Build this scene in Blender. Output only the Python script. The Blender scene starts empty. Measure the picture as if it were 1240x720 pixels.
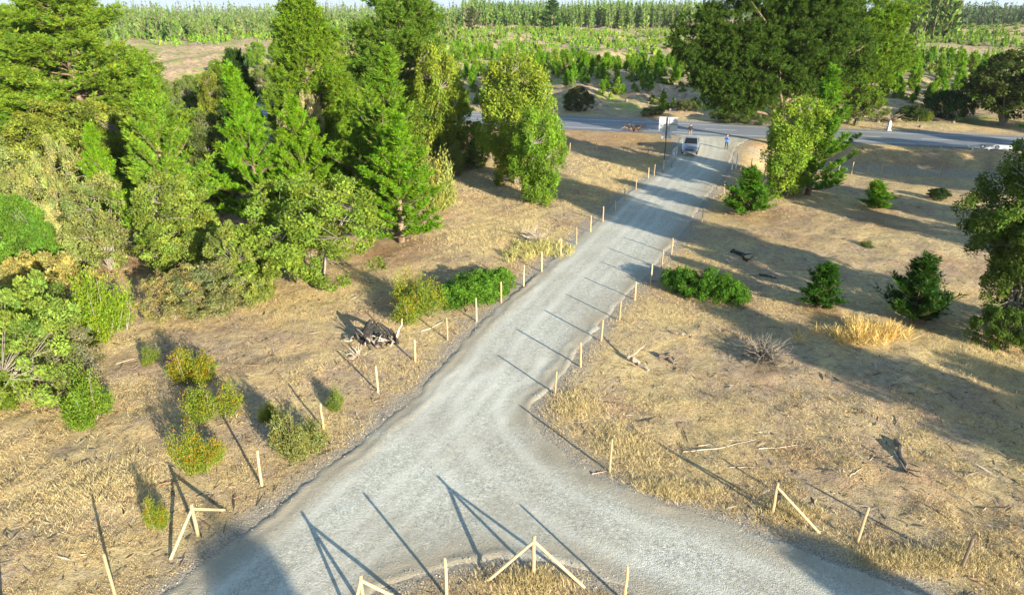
import bpy, bmesh, math, random
import numpy as np
from mathutils import Vector, Matrix

random.seed(7)
RNG = np.random.default_rng(7)
SC = bpy.context.scene
COL = SC.collection
PI = math.pi
HAZE = 0.00006

# ------------------------------------------------------------------ camera model
CAM_H, PITCH, F = 16.0, math.radians(23.0), 827.0
SP, CP = math.sin(PITCH), math.cos(PITCH)
SUN_AZ = math.atan2(0.585, -0.811)          # clockwise from +Y
SUN_EL = math.radians(14.2)

# ------------------------------------------------------------------ noise / terrain
_T = np.random.default_rng(11).random((256, 256))

def vnoise(x, y, s=0):
    x = np.asarray(x, float) + s * 17.31; y = np.asarray(y, float) + s * 9.77
    xi = np.floor(x).astype(int); yi = np.floor(y).astype(int)
    fx = x - xi; fy = y - yi
    fx = fx * fx * (3 - 2 * fx); fy = fy * fy * (3 - 2 * fy)
    a = _T[xi & 255, yi & 255]; b = _T[(xi + 1) & 255, yi & 255]
    c = _T[xi & 255, (yi + 1) & 255]; d = _T[(xi + 1) & 255, (yi + 1) & 255]
    return (a * (1 - fx) + b * fx) * (1 - fy) + (c * (1 - fx) + d * fx) * fy

def fbm(x, y, s=0, o=4):
    r = 0; a = 0.5
    for i in range(o):
        r = r + a * (vnoise(x * 2 ** i, y * 2 ** i, s + i * 3) * 2 - 1); a *= 0.5
    return r

def sstep(a, b, x):
    t = np.clip((np.asarray(x, float) - a) / (b - a), 0, 1)
    return t * t * (3 - 2 * t)

def g0(px, py, z=0.0):
    u = (px - 620) / F; v = (py - 360) / F
    zc = (CAM_H - z) / (SP + v * CP)
    return (u * zc, zc * (CP - v * SP))

# drive polygon, from its two edges to the branch at the near junction
LEFT_EDGE = [g0(*p) for p in [(195, 720), (262, 668), (330, 616), (395, 565), (450, 521), (500, 478), (530, 448),
             (556, 415), (600, 372), (655, 325), (715, 272), (757, 235), (797, 205), (818, 184), (822, 170)]]
RIGHT_EDGE = [g0(*p) for p in [(918, 168), (892, 180), (884, 200), (869, 225), (851, 245), (832, 275), (800, 315), (765, 352),
              (735, 384), (712, 413), (690, 446), (670, 470), (652, 482), (645, 495), (652, 514), (678, 541),
              (715, 568), (745, 584), (800, 605), (865, 624), (920, 645), (990, 672), (1060, 698), (1120, 720)]]
ISLAND = [g0(*p) for p in [(752, 714), (702, 690), (660, 680), (600, 679), (545, 688), (500, 701), (458, 720)]]
DRIVE = ([(-20.5, -6), (-16.5, 3)] + LEFT_EDGE + [(17.5, 104), (31, 99)] + RIGHT_EDGE +
         [(21, 9), (34, 0), (34, -8), (20, 3), (9, 10)] + ISLAND + [(-10.5, 2), (-14, -6)])
DRIVE = np.array(DRIVE)

def poly_sdf(P, x, y):
    x = np.asarray(x, float); y = np.asarray(y, float)
    d = np.full(x.shape, 1e9); inside = np.zeros(x.shape, bool)
    n = len(P)
    for i in range(n):
        ax, ay = P[i]; bx, by = P[(i + 1) % n]
        ex, ey = bx - ax, by - ay
        t = np.clip(((x - ax) * ex + (y - ay) * ey) / (ex * ex + ey * ey + 1e-12), 0, 1)
        d = np.minimum(d, (x - ax - t * ex) ** 2 + (y - ay - t * ey) ** 2)
        c = ((ay > y) != (by > y)) & (x < (bx - ax) * (y - ay) / (by - ay + 1e-12) + ax)
        inside ^= c
    d = np.sqrt(d)
    return np.where(inside, -d, d)

_GX, _GY, _GS = -34.0, -14.0, 0.2
_NX, _NY = 430, 660
_XX, _YY = np.meshgrid(_GX + _GS * np.arange(_NX), _GY + _GS * np.arange(_NY), indexing='ij')
_SD = poly_sdf(DRIVE, _XX, _YY)
def dsdf(x, y):
    """signed distance to the drive's edge, read from a table"""
    x = np.asarray(x, float); y = np.asarray(y, float)
    cx = np.clip(x, _GX, _GX + _GS * (_NX - 1.01)); cy = np.clip(y, _GY, _GY + _GS * (_NY - 1.01))
    fx = (cx - _GX) / _GS; fy = (cy - _GY) / _GS; i = fx.astype(int); j = fy.astype(int); fx = fx - i; fy = fy - j
    d = (_SD[i, j] * (1 - fx) + _SD[i + 1, j] * fx) * (1 - fy) + (_SD[i, j + 1] * (1 - fx) + _SD[i + 1, j + 1] * fx) * fy
    return d + np.hypot(x - cx, y - cy)

# paved highway
ROAD_Z = 0.45
RP = np.array([0.0, 104.6]); RD = np.array([60.0, -18.0]); RD = RD / np.hypot(*RD); RN = np.array([-RD[1], RD[0]])
ROAD_HALF = 5.6

def road_st(x, y):
    dx = np.asarray(x, float) - RP[0]; dy = np.asarray(y, float) - RP[1]
    return dx * RD[0] + dy * RD[1], dx * RN[0] + dy * RN[1]

def road_pt(s, t):
    return RP[0] + RD[0] * s + RN[0] * t, RP[1] + RD[1] * s + RN[1] * t

def height(x, y):
    x = np.asarray(x, float); y = np.asarray(y, float)
    s, t = road_st(x, y)
    near = 0.28 * fbm(x / 9, y / 9, 1) + 0.13 * fbm(x / 1.5, y / 1.5, 5, 3) + 0.05 * fbm(x / 0.6, y / 0.6, 7, 2)
    # fall of the ground at the foot of the embankment, right of the drive
    dip = -1.45 * sstep(22, 38, s) * sstep(-34, -13, t) * (1 - sstep(-6, 0, t))
    dsd = dsdf(x, y)
    k = sstep(0.2, 3.0, dsd)
    near = near * (0.06 + 0.94 * k) + dip
    near = near + 0.05 * np.exp(-((dsd - 0.25) / 0.32) ** 2) * (0.4 + vnoise(x / 2.2, y / 2.2, 21))
    # felled land beyond the highway
    far = 0.5 + 2.4 * sstep(9, 55, t) + 5.0 * fbm(x / 46, y / 46, 9, 3) * sstep(12, 60, t) + 2.8 * np.abs(fbm(x / 12, y / 12, 13, 3)) * sstep(8, 22, t) + 0.55 * fbm(x / 3.0, y / 3.0, 15, 2) * sstep(8, 16, t)
    far = far * (1 - sstep(420, 700, t)) - 3.0 * sstep(600, 2500, t)
    b = sstep(0, 6, t)
    h = near * (1 - b) + far * b
    w = 1 - sstep(ROAD_HALF + 1.4, ROAD_HALF + 6.2, np.abs(t))
    wd = 1 - sstep(1.0, 5.0, dsd)                 # drive climbs slowly to the highway
    up = (ROAD_Z - 0.04) * sstep(-26, -6, t)
    h = h * (1 - wd * (t < 0)) + (up + 0.05 * near) * wd * (t < 0)
    return h * (1 - w) + (ROAD_Z - 0.05) * w

def hz(x, y):
    return float(height(np.array([x]), np.array([y]))[0])

def G(px, py):
    z = 0.0
    for _ in range(6):
        x, y = g0(px, py, z); z = hz(x, y)
    return Vector((x, y, z))

def zcam(p):
    return p.y * CP + (CAM_H - p.z) * SP

def hpx(p, py):
    """height over point p that reaches picture row py"""
    zc = zcam(p); yc = (CAM_H - p.z) * CP - p.y * SP
    v = (py - 360) / F
    return (yc - v * zc) / (CP - v * SP)

# ------------------------------------------------------------------ mesh builder
class MB:
    def __init__(self):
        self.v = []; self.f = []; self.t = []; self.m = []; self.n = 0

    def add(self, verts, faces, tint=(1, 1, 1), mat=0):
        verts = np.asarray(verts, float).reshape(-1, 3); faces = np.asarray(faces, int)
        self.v.append(verts); self.f.append(faces + self.n); self.n += len(verts)
        t = np.asarray(tint, float)
        if t.ndim == 1: t = np.tile(t, (len(faces), 1))
        self.t.append(t); self.m.append(np.full(len(faces), mat, int))
        return self

    def tube(self, pts, rad, sides=6, tint=(1, 1, 1), mat=0, cap=True):
        pts = np.asarray(pts, float); n = len(pts)
        rad = np.broadcast_to(np.asarray(rad, float), (n,))
        tan = np.gradient(pts, axis=0); tan /= np.linalg.norm(tan, axis=1)[:, None] + 1e-9
        ref = np.array([0, 0, 1.0]) if abs(tan[0][2]) < 0.8 else np.array([1.0, 0, 0])
        a = np.cross(tan, ref); a /= np.linalg.norm(a, axis=1)[:, None] + 1e-9
        b = np.cross(tan, a)
        an = np.arange(sides) * 2 * PI / sides
        ring = pts[:, None] + rad[:, None, None] * (np.cos(an)[None, :, None] * a[:, None] + np.sin(an)[None, :, None] * b[:, None])
        V = ring.reshape(-1, 3); fs = []
        for i in range(n - 1):
            for j in range(sides):
                k = (j + 1) % sides
                fs.append((i * sides + j, i * sides + k, (i + 1) * sides + k, (i + 1) * sides + j))
        self.add(V, fs, tint, mat)
        if cap and sides >= 4:
            for i0, rev in ((0, True), ((n - 1) * sides, False)):
                for j in range(1, sides - 1, 2):
                    q = [i0, i0 + j, i0 + j + 1, i0 + (j + 2) % sides]
                    if j + 2 > sides - 1 and sides % 2: continue
                    self.f.append(np.array([q[::-1] if rev else q]) + self.n - len(V)); self.t.append(np.tile(np.asarray(tint, float), (1, 1))); self.m.append(np.array([mat]))
        return self

    def leaves(self, C, U, V, L, W, tint, mat=0):
        """diamond shaped leaves: centre, long axis, cross axis"""
        L = np.broadcast_to(np.asarray(L, float), (len(C),))[:, None]; W = np.broadcast_to(np.asarray(W, float), (len(C),))[:, None]
        q = np.stack([C - U * L / 2, C + V * W / 2, C + U * L / 2, C - V * W / 2], 1)
        self.add(q.reshape(-1, 3), np.arange(len(C) * 4).reshape(-1, 4), tint, mat)
        return self

    def box(self, c, s, rot=0, tint=(1, 1, 1), mat=0):
        x, y, z = np.array(s) / 2.0
        V = np.array([(-x, -y, -z), (x, -y, -z), (x, y, -z), (-x, y, -z), (-x, -y, z), (x, -y, z), (x, y, z), (-x, y, z)])
        if rot:
            cr, sr = math.cos(rot), math.sin(rot)
            V = V @ np.array([[cr, sr, 0], [-sr, cr, 0], [0, 0, 1]])
        self.add(V + np.array(c), [(0, 3, 2, 1), (4, 5, 6, 7), (0, 1, 5, 4), (1, 2, 6, 5), (2, 3, 7, 6), (3, 0, 4, 7)], tint, mat)
        return self

    def mesh(self, name, mats, smooth=False):
        me = bpy.data.meshes.new(name)
        V = np.concatenate(self.v); nq = 0
        loops = []; starts = []; tot = []
        for f in self.f:
            k = f.shape[1]
            loops.append(f.ravel()); starts.append(nq + np.arange(len(f)) * k); nq += f.size
        loops = np.concatenate(loops); starts = np.concatenate(starts)
        me.vertices.add(len(V)); me.vertices.foreach_set('co', V.astype(np.float32).ravel())
        me.loops.add(len(loops)); me.loops.foreach_set('vertex_index', loops.astype(np.int32))
        me.polygons.add(len(starts)); me.polygons.foreach_set('loop_start', starts.astype(np.int32))
        mi = np.concatenate(self.m)
        me.polygons.foreach_set('material_index', mi.astype(np.int32))
        me.polygons.foreach_set('use_smooth', np.full(len(starts), smooth))
        T = np.concatenate(self.t); T = np.concatenate([T, np.ones((len(T), 1))], 1)
        at = me.attributes.new('tint', 'FLOAT_COLOR', 'FACE'); at.data.foreach_set('color', T.astype(np.float32).ravel())
        for m in (mats if isinstance(mats, (list, tuple)) else [mats]): me.materials.append(m)
        me.update(); me.validate()
        return me

def link(name, me, parent=None, loc=None):
    o = bpy.data.objects.new(name, me); COL.objects.link(o)
    if parent: o.parent = parent
    if loc is not None: o.location = loc
    return o

def tag(o, label=None, cat=None, group=None, kind=None):
    if label: o['label'] = label
    if cat: o['category'] = cat
    if group: o['group'] = group
    if kind: o['kind'] = kind
    return o

def empty(name, loc, label, cat, group=None, rz=0.0):
    o = bpy.data.objects.new(name, None); COL.objects.link(o)
    o.empty_display_size = 0.2
    o.location = loc; o.rotation_euler = (0, 0, rz)
    return tag(o, label, cat, group)

# ------------------------------------------------------------------ materials
def nmat(name):
    m = bpy.data.materials.new(name); m.use_nodes = True
    nt = m.node_tree; nt.nodes.clear()
    out = nt.nodes.new('ShaderNodeOutputMaterial')
    return m, nt, out

def N(nt, t, **kw):
    n = nt.nodes.new(t)
    for k, v in kw.items():
        if k.startswith('i_'):
            key = k[2:].replace('_', ' ')
            n.inputs[key].default_value = v
        else: setattr(n, k, v)
    return n

def noise(nt, vec, scale, detail=5, rough=0.55, dist=0.0):
    n = N(nt, 'ShaderNodeTexNoise'); n.inputs['Scale'].default_value = scale
    n.inputs['Detail'].default_value = detail; n.inputs['Roughness'].default_value = rough; n.inputs['Distortion'].default_value = dist
    if vec is not None: nt.links.new(vec, n.inputs['Vector'])
    return n.outputs['Fac']

def ramp(nt, fac, stops, interp='LINEAR'):
    r = N(nt, 'ShaderNodeValToRGB'); e = r.color_ramp.elements
    r.color_ramp.interpolation = interp
    while len(e) < len(stops): e.new(0.5)
    for i, (p, c) in enumerate(stops):
        e[i].position = p; e[i].color = (c, c, c, 1) if not isinstance(c, tuple) else (*c, 1)
    nt.links.new(fac, r.inputs['Fac'])
    return r.outputs['Color']

def mix(nt, fac, a, b, mode='MIX'):
    m = N(nt, 'ShaderNodeMix'); m.data_type = 'RGBA'; m.blend_type = mode
    for sock, val in ((m.inputs[0], fac), (m.inputs[6], a), (m.inputs[7], b)):
        if isinstance(val, (int, float)): sock.default_value = val
        elif isinstance(val, tuple): sock.default_value = (*val, 1)
        else: nt.links.new(val, sock)
    return m.outputs[2]

def mth(nt, op, a, b=None, clamp=False):
    m = N(nt, 'ShaderNodeMath', operation=op); m.use_clamp = clamp
    for s, v in ((m.inputs[0], a), (m.inputs[1], b)):
        if v is None: continue
        if isinstance(v, (int, float)): s.default_value = v
        else: nt.links.new(v, s)
    return m.outputs[0]

def bsdf(nt, out, color, rough=0.8, metal=0.0, spec=0.3, normal=None):
    b = N(nt, 'ShaderNodeBsdfPrincipled')
    if isinstance(color, tuple): b.inputs['Base Color'].default_value = (*color, 1)
    else: nt.links.new(color, b.inputs['Base Color'])
    if isinstance(rough, (int, float)): b.inputs['Roughness'].default_value = rough
    else: nt.links.new(rough, b.inputs['Roughness'])
    b.inputs['Metallic'].default_value = metal
    b.inputs['Specular IOR Level'].default_value = spec
    if normal is not None: nt.links.new(normal, b.inputs['Normal'])
    nt.links.new(b.outputs[0], out.inputs[0])
    return b

def bump(nt, h, strength=0.5, dist=0.05):
    b = N(nt, 'ShaderNodeBump'); b.inputs['Strength'].default_value = strength; b.inputs['Distance'].default_value = dist
    nt.links.new(h, b.inputs['Height'])
    return b.outputs[0]

def simple(name, color, rough=0.7, metal=0.0, spec=0.4, var=0.15, scale=8.0, tinted=False):
    m, nt, out = nmat(name)
    tc = N(nt, 'ShaderNodeTexCoord').outputs['Object']
    f = noise(nt, tc, scale, 4)
    c = mix(nt, f, tuple(x * (1 - var) for x in color), tuple(min(1, x * (1 + var)) for x in color))
    if tinted:
        a = N(nt, 'ShaderNodeAttribute', attribute_name='tint')
        c = mix(nt, 1.0, c, a.outputs['Color'], 'MULTIPLY')
    bsdf(nt, out, c, rough, metal, spec)
    return m

def foliage_mat():
    m, nt, out = nmat('foliage')
    oi = N(nt, 'ShaderNodeObjectInfo')
    at = N(nt, 'ShaderNodeAttribute', attribute_name='tint')
    c = mix(nt, 1.0, oi.outputs['Color'], at.outputs['Color'], 'MULTIPLY')
    b = N(nt, 'ShaderNodeBsdfPrincipled'); nt.links.new(c, b.inputs['Base Color'])
    b.inputs['Roughness'].default_value = 0.6; b.inputs['Specular IOR Level'].default_value = 0.10
    t = N(nt, 'ShaderNodeBsdfTranslucent')
    tcol = mix(nt, 1.0, c, (1.15, 1.2, 0.55), 'MULTIPLY')
    nt.links.new(tcol, t.inputs['Color'])
    mx = N(nt, 'ShaderNodeMixShader'); mx.inputs[0].default_value = 0.38
    nt.links.new(b.outputs[0], mx.inputs[1]); nt.links.new(t.outputs[0], mx.inputs[2])
    nt.links.new(mx.outputs[0], out.inputs[0])
    return m

def bark_mat(name, c1, c2):
    m, nt, out = nmat(name)
    tc = N(nt, 'ShaderNodeTexCoord').outputs['Object']
    mp = N(nt, 'ShaderNodeMapping'); mp.inputs['Scale'].default_value = (6, 6, 1.2); nt.links.new(tc, mp.inputs[0])
    f = noise(nt, mp.outputs[0], 2.0, 6, 0.65)
    c = ramp(nt, f, [(0.3, c1), (0.7, c2)])
    bsdf(nt, out, c, 0.9, 0, 0.15, bump(nt, f, 0.6, 0.04))
    return m

def grass_mat(name):
    m, nt, out = nmat(name)
    at = N(nt, 'ShaderNodeAttribute', attribute_name='tint')
    b = N(nt, 'ShaderNodeBsdfPrincipled'); nt.links.new(at.outputs['Color'], b.inputs['Base Color'])
    b.inputs['Roughness'].default_value = 0.6; b.inputs['Specular IOR Level'].default_value = 0.2
    t = N(nt, 'ShaderNodeBsdfTranslucent'); nt.links.new(at.outputs['Color'], t.inputs['Color'])
    mx = N(nt, 'ShaderNodeMixShader'); mx.inputs[0].default_value = 0.25
    nt.links.new(b.outputs[0], mx.inputs[1]); nt.links.new(t.outputs[0], mx.inputs[2])
    nt.links.new(mx.outputs[0], out.inputs[0])
    return m

def ground_mat():
    m, nt, out = nmat('dry_ground')
    P = N(nt, 'ShaderNodeNewGeometry').outputs['Position']
    at = N(nt, 'ShaderNodeAttribute', attribute_name='mask')
    sep = N(nt, 'ShaderNodeSeparateColor'); nt.links.new(at.outputs['Color'], sep.inputs[0])
    big = noise(nt, P, 0.11, 4, 0.6, 0.6)
    mid = noise(nt, P, 0.55, 6, 0.65, 0.8)
    fine = noise(nt, P, 3.2, 6, 0.7, 0.6)
    tiny = noise(nt, P, 17.0, 4, 0.7)
    straw = ramp(nt, fine, [(0.28, (0.26, 0.195, 0.105)), (0.42, (0.48, 0.365, 0.18)), (0.6, (0.61, 0.47, 0.23)), (0.8, (0.70, 0.57, 0.31))])
    soil = ramp(nt, fine, [(0.3, (0.205, 0.15, 0.10)), (0.5, (0.39, 0.295, 0.19)), (0.7, (0.50, 0.395, 0.26))])
    fac = mth(nt, 'ADD', mth(nt, 'MULTIPLY', big, 0.55), mth(nt, 'MULTIPLY', mid, 0.55))
    sm = ramp(nt, fac, [(0.49, 0.0), (0.62, 1.0)])
    c = mix(nt, sm, straw, soil)
    red = ramp(nt, noise(nt, P, 0.22, 5, 0.6, 0.3), [(0.50, 0.0), (0.68, 0.6)])
    c = mix(nt, red, c, (0.42, 0.265, 0.15))
    litter = mix(nt, fine, (0.13, 0.075, 0.04), (0.36, 0.20, 0.095))
    c = mix(nt, sep.outputs[1], c, litter)
    # felled land: pinkish earth, grey slash, pale straw
    slash = ramp(nt, noise(nt, P, 0.9, 6, 0.72, 0.4), [(0.33, (0.13, 0.09, 0.06)), (0.45, (0.38, 0.27, 0.17)), (0.6, (0.58, 0.43, 0.26)), (0.75, (0.68, 0.55, 0.36))])
    gr = ramp(nt, noise(nt, P, 0.13, 5, 0.65, 0.5), [(0.47, 0.0), (0.60, 0.8)])
    slash = mix(nt, gr, slash, (0.27, 0.33, 0.07))
    c = mix(nt, sep.outputs[2], c, slash)
    grav = ramp(nt, tiny, [(0.3, (0.18, 0.155, 0.12)), (0.55, (0.37, 0.32, 0.25)), (0.75, (0.50, 0.45, 0.36))])
    gm = mth(nt, 'MULTIPLY', sep.outputs[0], ramp(nt, mth(nt, 'ADD', fine, mth(nt, 'MULTIPLY', sep.outputs[0], 0.5)), [(0.5, 0.0), (0.75, 1.0)]))
    c = mix(nt, gm, c, grav)
    dk = ramp(nt, tiny, [(0.3, 0.45), (0.48, 0.95), (0.72, 1.2)])
    blot = ramp(nt, noise(nt, P, 1.6, 6, 0.75, 1.0), [(0.34, (0.5, 0.47, 0.45)), (0.47, (1.0, 1.0, 1.0))])
    c = mix(nt, 0.6, c, blot, 'MULTIPLY')
    c = mix(nt, 1.0, c, dk, 'MULTIPLY')
    h = mth(nt, 'ADD', mth(nt, 'MULTIPLY', fine, 1.0), mth(nt, 'MULTIPLY', tiny, 0.45))
    bsdf(nt, out, c, 0.95, 0, 0.1, bump(nt, h, 0.9, 0.14))
    return m

def gravel_mat():
    m, nt, out = nmat('gravel')
    P = N(nt, 'ShaderNodeNewGeometry').outputs['Position']
    at = N(nt, 'ShaderNodeAttribute', attribute_name='mask')
    sep = N(nt, 'ShaderNodeSeparateColor'); nt.links.new(at.outputs['Color'], sep.inputs[0])
    v = N(nt, 'ShaderNodeTexVoronoi'); v.inputs['Scale'].default_value = 26.0; nt.links.new(P, v.inputs['Vector'])
    v2 = N(nt, 'ShaderNodeTexVoronoi'); v2.inputs['Scale'].default_value = 10.0; nt.links.new(P, v2.inputs['Vector'])
    s1 = N(nt, 'ShaderNodeSeparateColor'); nt.links.new(v.outputs['Color'], s1.inputs[0])
    stone = ramp(nt, s1.outputs[0], [(0.0, (0.25, 0.25, 0.225)), (0.4, (0.37, 0.37, 0.33)), (0.8, (0.47, 0.47, 0.42)), (1.0, (0.62, 0.61, 0.56))])
    mid = noise(nt, P, 0.7, 6, 0.65, 0.6)
    fine = noise(nt, P, 5.0, 5, 0.7)
    c = mix(nt, ramp(nt, mid, [(0.40, 0.0), (0.70, 0.5)]), stone, (0.34, 0.31, 0.25))
    c = mix(nt, ramp(nt, noise(nt, P, 0.16, 3), [(0.45, 0.0), (0.6, 0.5)]), c, (0.33, 0.30, 0.25))
    c = mix(nt, 1.0, c, ramp(nt, fine, [(0.3, 0.66), (0.65, 1.12)]), 'MULTIPLY')
    c = mix(nt, sep.outputs[0], c, (0.27, 0.235, 0.18))          # fines along the graded edge
    c = mix(nt, mth(nt, 'MULTIPLY', sep.outputs[1], 0.55), c, (0.25, 0.22, 0.17))          # bare packed ground
    c = mix(nt, mth(nt, 'MULTIPLY', sep.outputs[2], 0.75), c, (0.50, 0.49, 0.44))
    c = mix(nt, 1.0, c, (1.17, 1.165, 1.10), 'MULTIPLY')
    h = mth(nt, 'ADD', mth(nt, 'MULTIPLY', v.outputs['Distance'], -1.0), mth(nt, 'MULTIPLY', v2.outputs['Distance'], -0.6))
    h = mth(nt, 'ADD', h, mth(nt, 'MULTIPLY', fine, 0.8))
    bsdf(nt, out, c, 0.9, 0, 0.2, bump(nt, h, 0.42, 0.025))
    return m

def asphalt_mat():
    m, nt, out = nmat('asphalt')
    P = N(nt, 'ShaderNodeNewGeometry').outputs['Position']
    f = noise(nt, P, 0.5, 5); t = noise(nt, P, 14.0, 3)
    c = mix(nt, f, (0.15, 0.16, 0.172), (0.22, 0.228, 0.235))
    c = mix(nt, 1.0, c, ramp(nt, t, [(0.3, 0.8), (0.7, 1.2)]), 'MULTIPLY')
    bsdf(nt, out, c, 0.7, 0, 0.35, bump(nt, t, 0.3, 0.01))
    return m

M = {}
M['foliage'] = foliage_mat()
M['bark'] = bark_mat('pine_bark', (0.10, 0.065, 0.045), (0.30, 0.22, 0.16))
M['grey_bark'] = bark_mat('grey_bark', (0.13, 0.11, 0.09), (0.33, 0.29, 0.24))
M['grass'] = grass_mat('straw')
M['ground'] = ground_mat()
M['gravel'] = gravel_mat()
M['asphalt'] = asphalt_mat()
M['paint'] = simple('road_paint', (0.72, 0.72, 0.68), 0.6, var=0.2, scale=3)
M['post'] = simple('pale_wood', (0.50, 0.375, 0.21), 0.8, var=0.25, scale=14, tinted=True)
M['dead'] = simple('dead_wood', (0.36, 0.31, 0.26), 0.9, var=0.35, scale=9, tinted=True)
M['char'] = simple('charred_wood', (0.022, 0.02, 0.019), 0.75, var=0.5, scale=7, tinted=True)
M['steel'] = simple('galvanised_steel', (0.42, 0.43, 0.44), 0.45, 0.6, var=0.1)
M['sign'] = simple('sign_back', (0.47, 0.48, 0.49), 0.5, 0.15, var=0.06)
M['dark_steel'] = simple('dark_steel', (0.07, 0.07, 0.075), 0.5, 0.3)
M['white'] = simple('white_paint', (0.74, 0.74, 0.72), 0.5, var=0.08)
M['stone'] = simple('stones', (0.36, 0.34, 0.31), 0.9, var=0.3, tinted=True)

# ------------------------------------------------------------------ ground sheet
def axis(lo_fine, hi_fine, step, lo, hi, grow):
    a = list(np.arange(lo_fine, hi_fine + 1e-6, step))
    s = step; x = a[-1]
    while x < hi: s *= grow; x += s; a.append(x)
    s = step; x = a[0]; pre = []
    while x > lo: s *= grow; x -= s; pre.append(x)
    return np.array(pre[::-1] + a)

def grid_obj(name, xs, ys, zfun, mat, maskfun=None, keep=None):
    X, Y = np.meshgrid(xs, ys); Xf, Yf = X.ravel(), Y.ravel()
    Z = zfun(Xf, Yf)
    nx, ny = len(xs), len(ys)
    i = np.arange(nx - 1); j = np.arange(ny - 1)
    I, J = np.meshgrid(i, j); a = (J * nx + I).ravel()
    q = np.stack([a, a + 1, a + nx + 1, a + nx], 1)
    V = np.stack([Xf, Yf, Z], 1)
    if keep is not None:
        kv = keep(Xf, Yf)
        q = q[kv[q].any(1)]
        used = np.unique(q); remap = np.full(len(V), -1); remap[used] = np.arange(len(used))
        V = V[used]; q = remap[q]; Xf = Xf[used]; Yf = Yf[used]
    mb = MB(); mb.add(V, q)
    me = mb.mesh(name, mat, smooth=True)
    if maskfun is not None:
        mk = maskfun(Xf, Yf)
        at = me.attributes.new('mask', 'FLOAT_COLOR', 'POINT'); at.data.foreach_set('color', mk.astype(np.float32).ravel())
    return link(name, me)

FOREST = np.array([g0(*p) for p in [(-200, 335), (0, 335), (90, 345), (170, 345), (260, 350), (390, 335), (440, 290), (480, 262), (530, 222), (600, 190), (600, 160),
                   (560, 150), (0, 150), (-250, 190)]])
LITTER = [(455, 305, 3.0, 0.75), (485, 292, 2.2, 0.7), (855, 335, 3.5, 0.45), (250, 350, 3.0, 0.6), (993, 372, 1.2, 0.8), (1105, 385, 1.6, 0.6), (690, 165, 9, 0.55), (760, 172, 8, 0.6),
          (930, 262, 5, 0.5), (1075, 268, 3, 0.6), (560, 345, 2.5, 0.5), (30, 470, 1.6, 0.8), (100, 505, 1.2, 0.7), (960, 290, 3, .35), (790, 275, 2.2, 0.6), (820, 262, 2.5, 0.5), (960, 548, .8, .7)]

def ground_mask(x, y):
    d = dsdf(x, y); s, t = road_st(x, y)
    mk = np.zeros((len(x), 4)); mk[:, 3] = 1
    mk[:, 0] = np.maximum(1 - sstep(0.1, 1.5, d), 0.9 * (1 - sstep(ROAD_HALF + 0.8, ROAD_HALF + 3.6, np.abs(t))) * (t > 0)
                          + 0.6 * (1 - sstep(ROAD_HALF + 0.3, ROAD_HALF + 1.2, np.abs(t))))
    mk[:, 0] = np.maximum(mk[:, 0], 0.75 * sstep(26, 36, s) * sstep(-16, -13.5, t) * (1 - sstep(-11.5, -10, t)))
    lit = 0.55 * (1 - sstep(-3, 1.0, poly_sdf(FOREST, x, y)))
    for px, py, r, a in LITTER:
        cx, cy = g0(px, py)
        lit = np.maximum(lit, a * np.exp(-((x - cx) ** 2 + (y - cy) ** 2) / (r * r)))
    # reddish bank of the highway
    lit = np.maximum(lit, 0.30 * sstep(22, 34, s) * sstep(-12, -10.5, t) * (1 - sstep(-7.2, -6.4, t)))
    lit = lit * np.clip(0.5 + 1.0 * vnoise(x / 1.3, y / 1.3, 4), 0, 1.2)
    mk[:, 1] = np.clip(lit, 0, 1)
    mk[:, 2] = sstep(9, 17, t)
    return mk

gx = axis(-32, 34, 0.26, -2700, 2700, 1.05)
gy = axis(11, 62, 0.26, -60, 2900, 1.028)
ground = grid_obj('ground', gx, gy, height, M['ground'], ground_mask)
tag(ground, kind='structure')

# ------------------------------------------------------------------ gravel drive
def drive_z(x, y):
    d = dsdf(x, y)
    w = 0.25 * (vnoise(x / 1.1, y / 1.1, 31) - 0.5) + 0.22 * (vnoise(x / 0.35, y / 0.35, 33) - 0.5)
    e = d + w
    ridge = 0.05 * np.exp(-((e + 0.30) / 0.13) ** 2) * np.clip(2.2 * vnoise(x / 1.5, y / 1.5, 35) - 0.6, 0, 1)
    ridge += 0.035 * np.exp(-((e + 0.78) / 0.14) ** 2) * np.clip(3 * vnoise(x / 2.2, y / 2.2, 37) - 1.2, 0, 1)
    rough = 0.010 * fbm(x / 0.5, y / 0.5, 41, 3) + 0.022 * fbm(x / 2.4, y / 2.4, 43, 2)
    return height(x, y) + 0.022 + ridge + rough - 0.16 * sstep(-0.25, 0.45, e)

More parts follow.
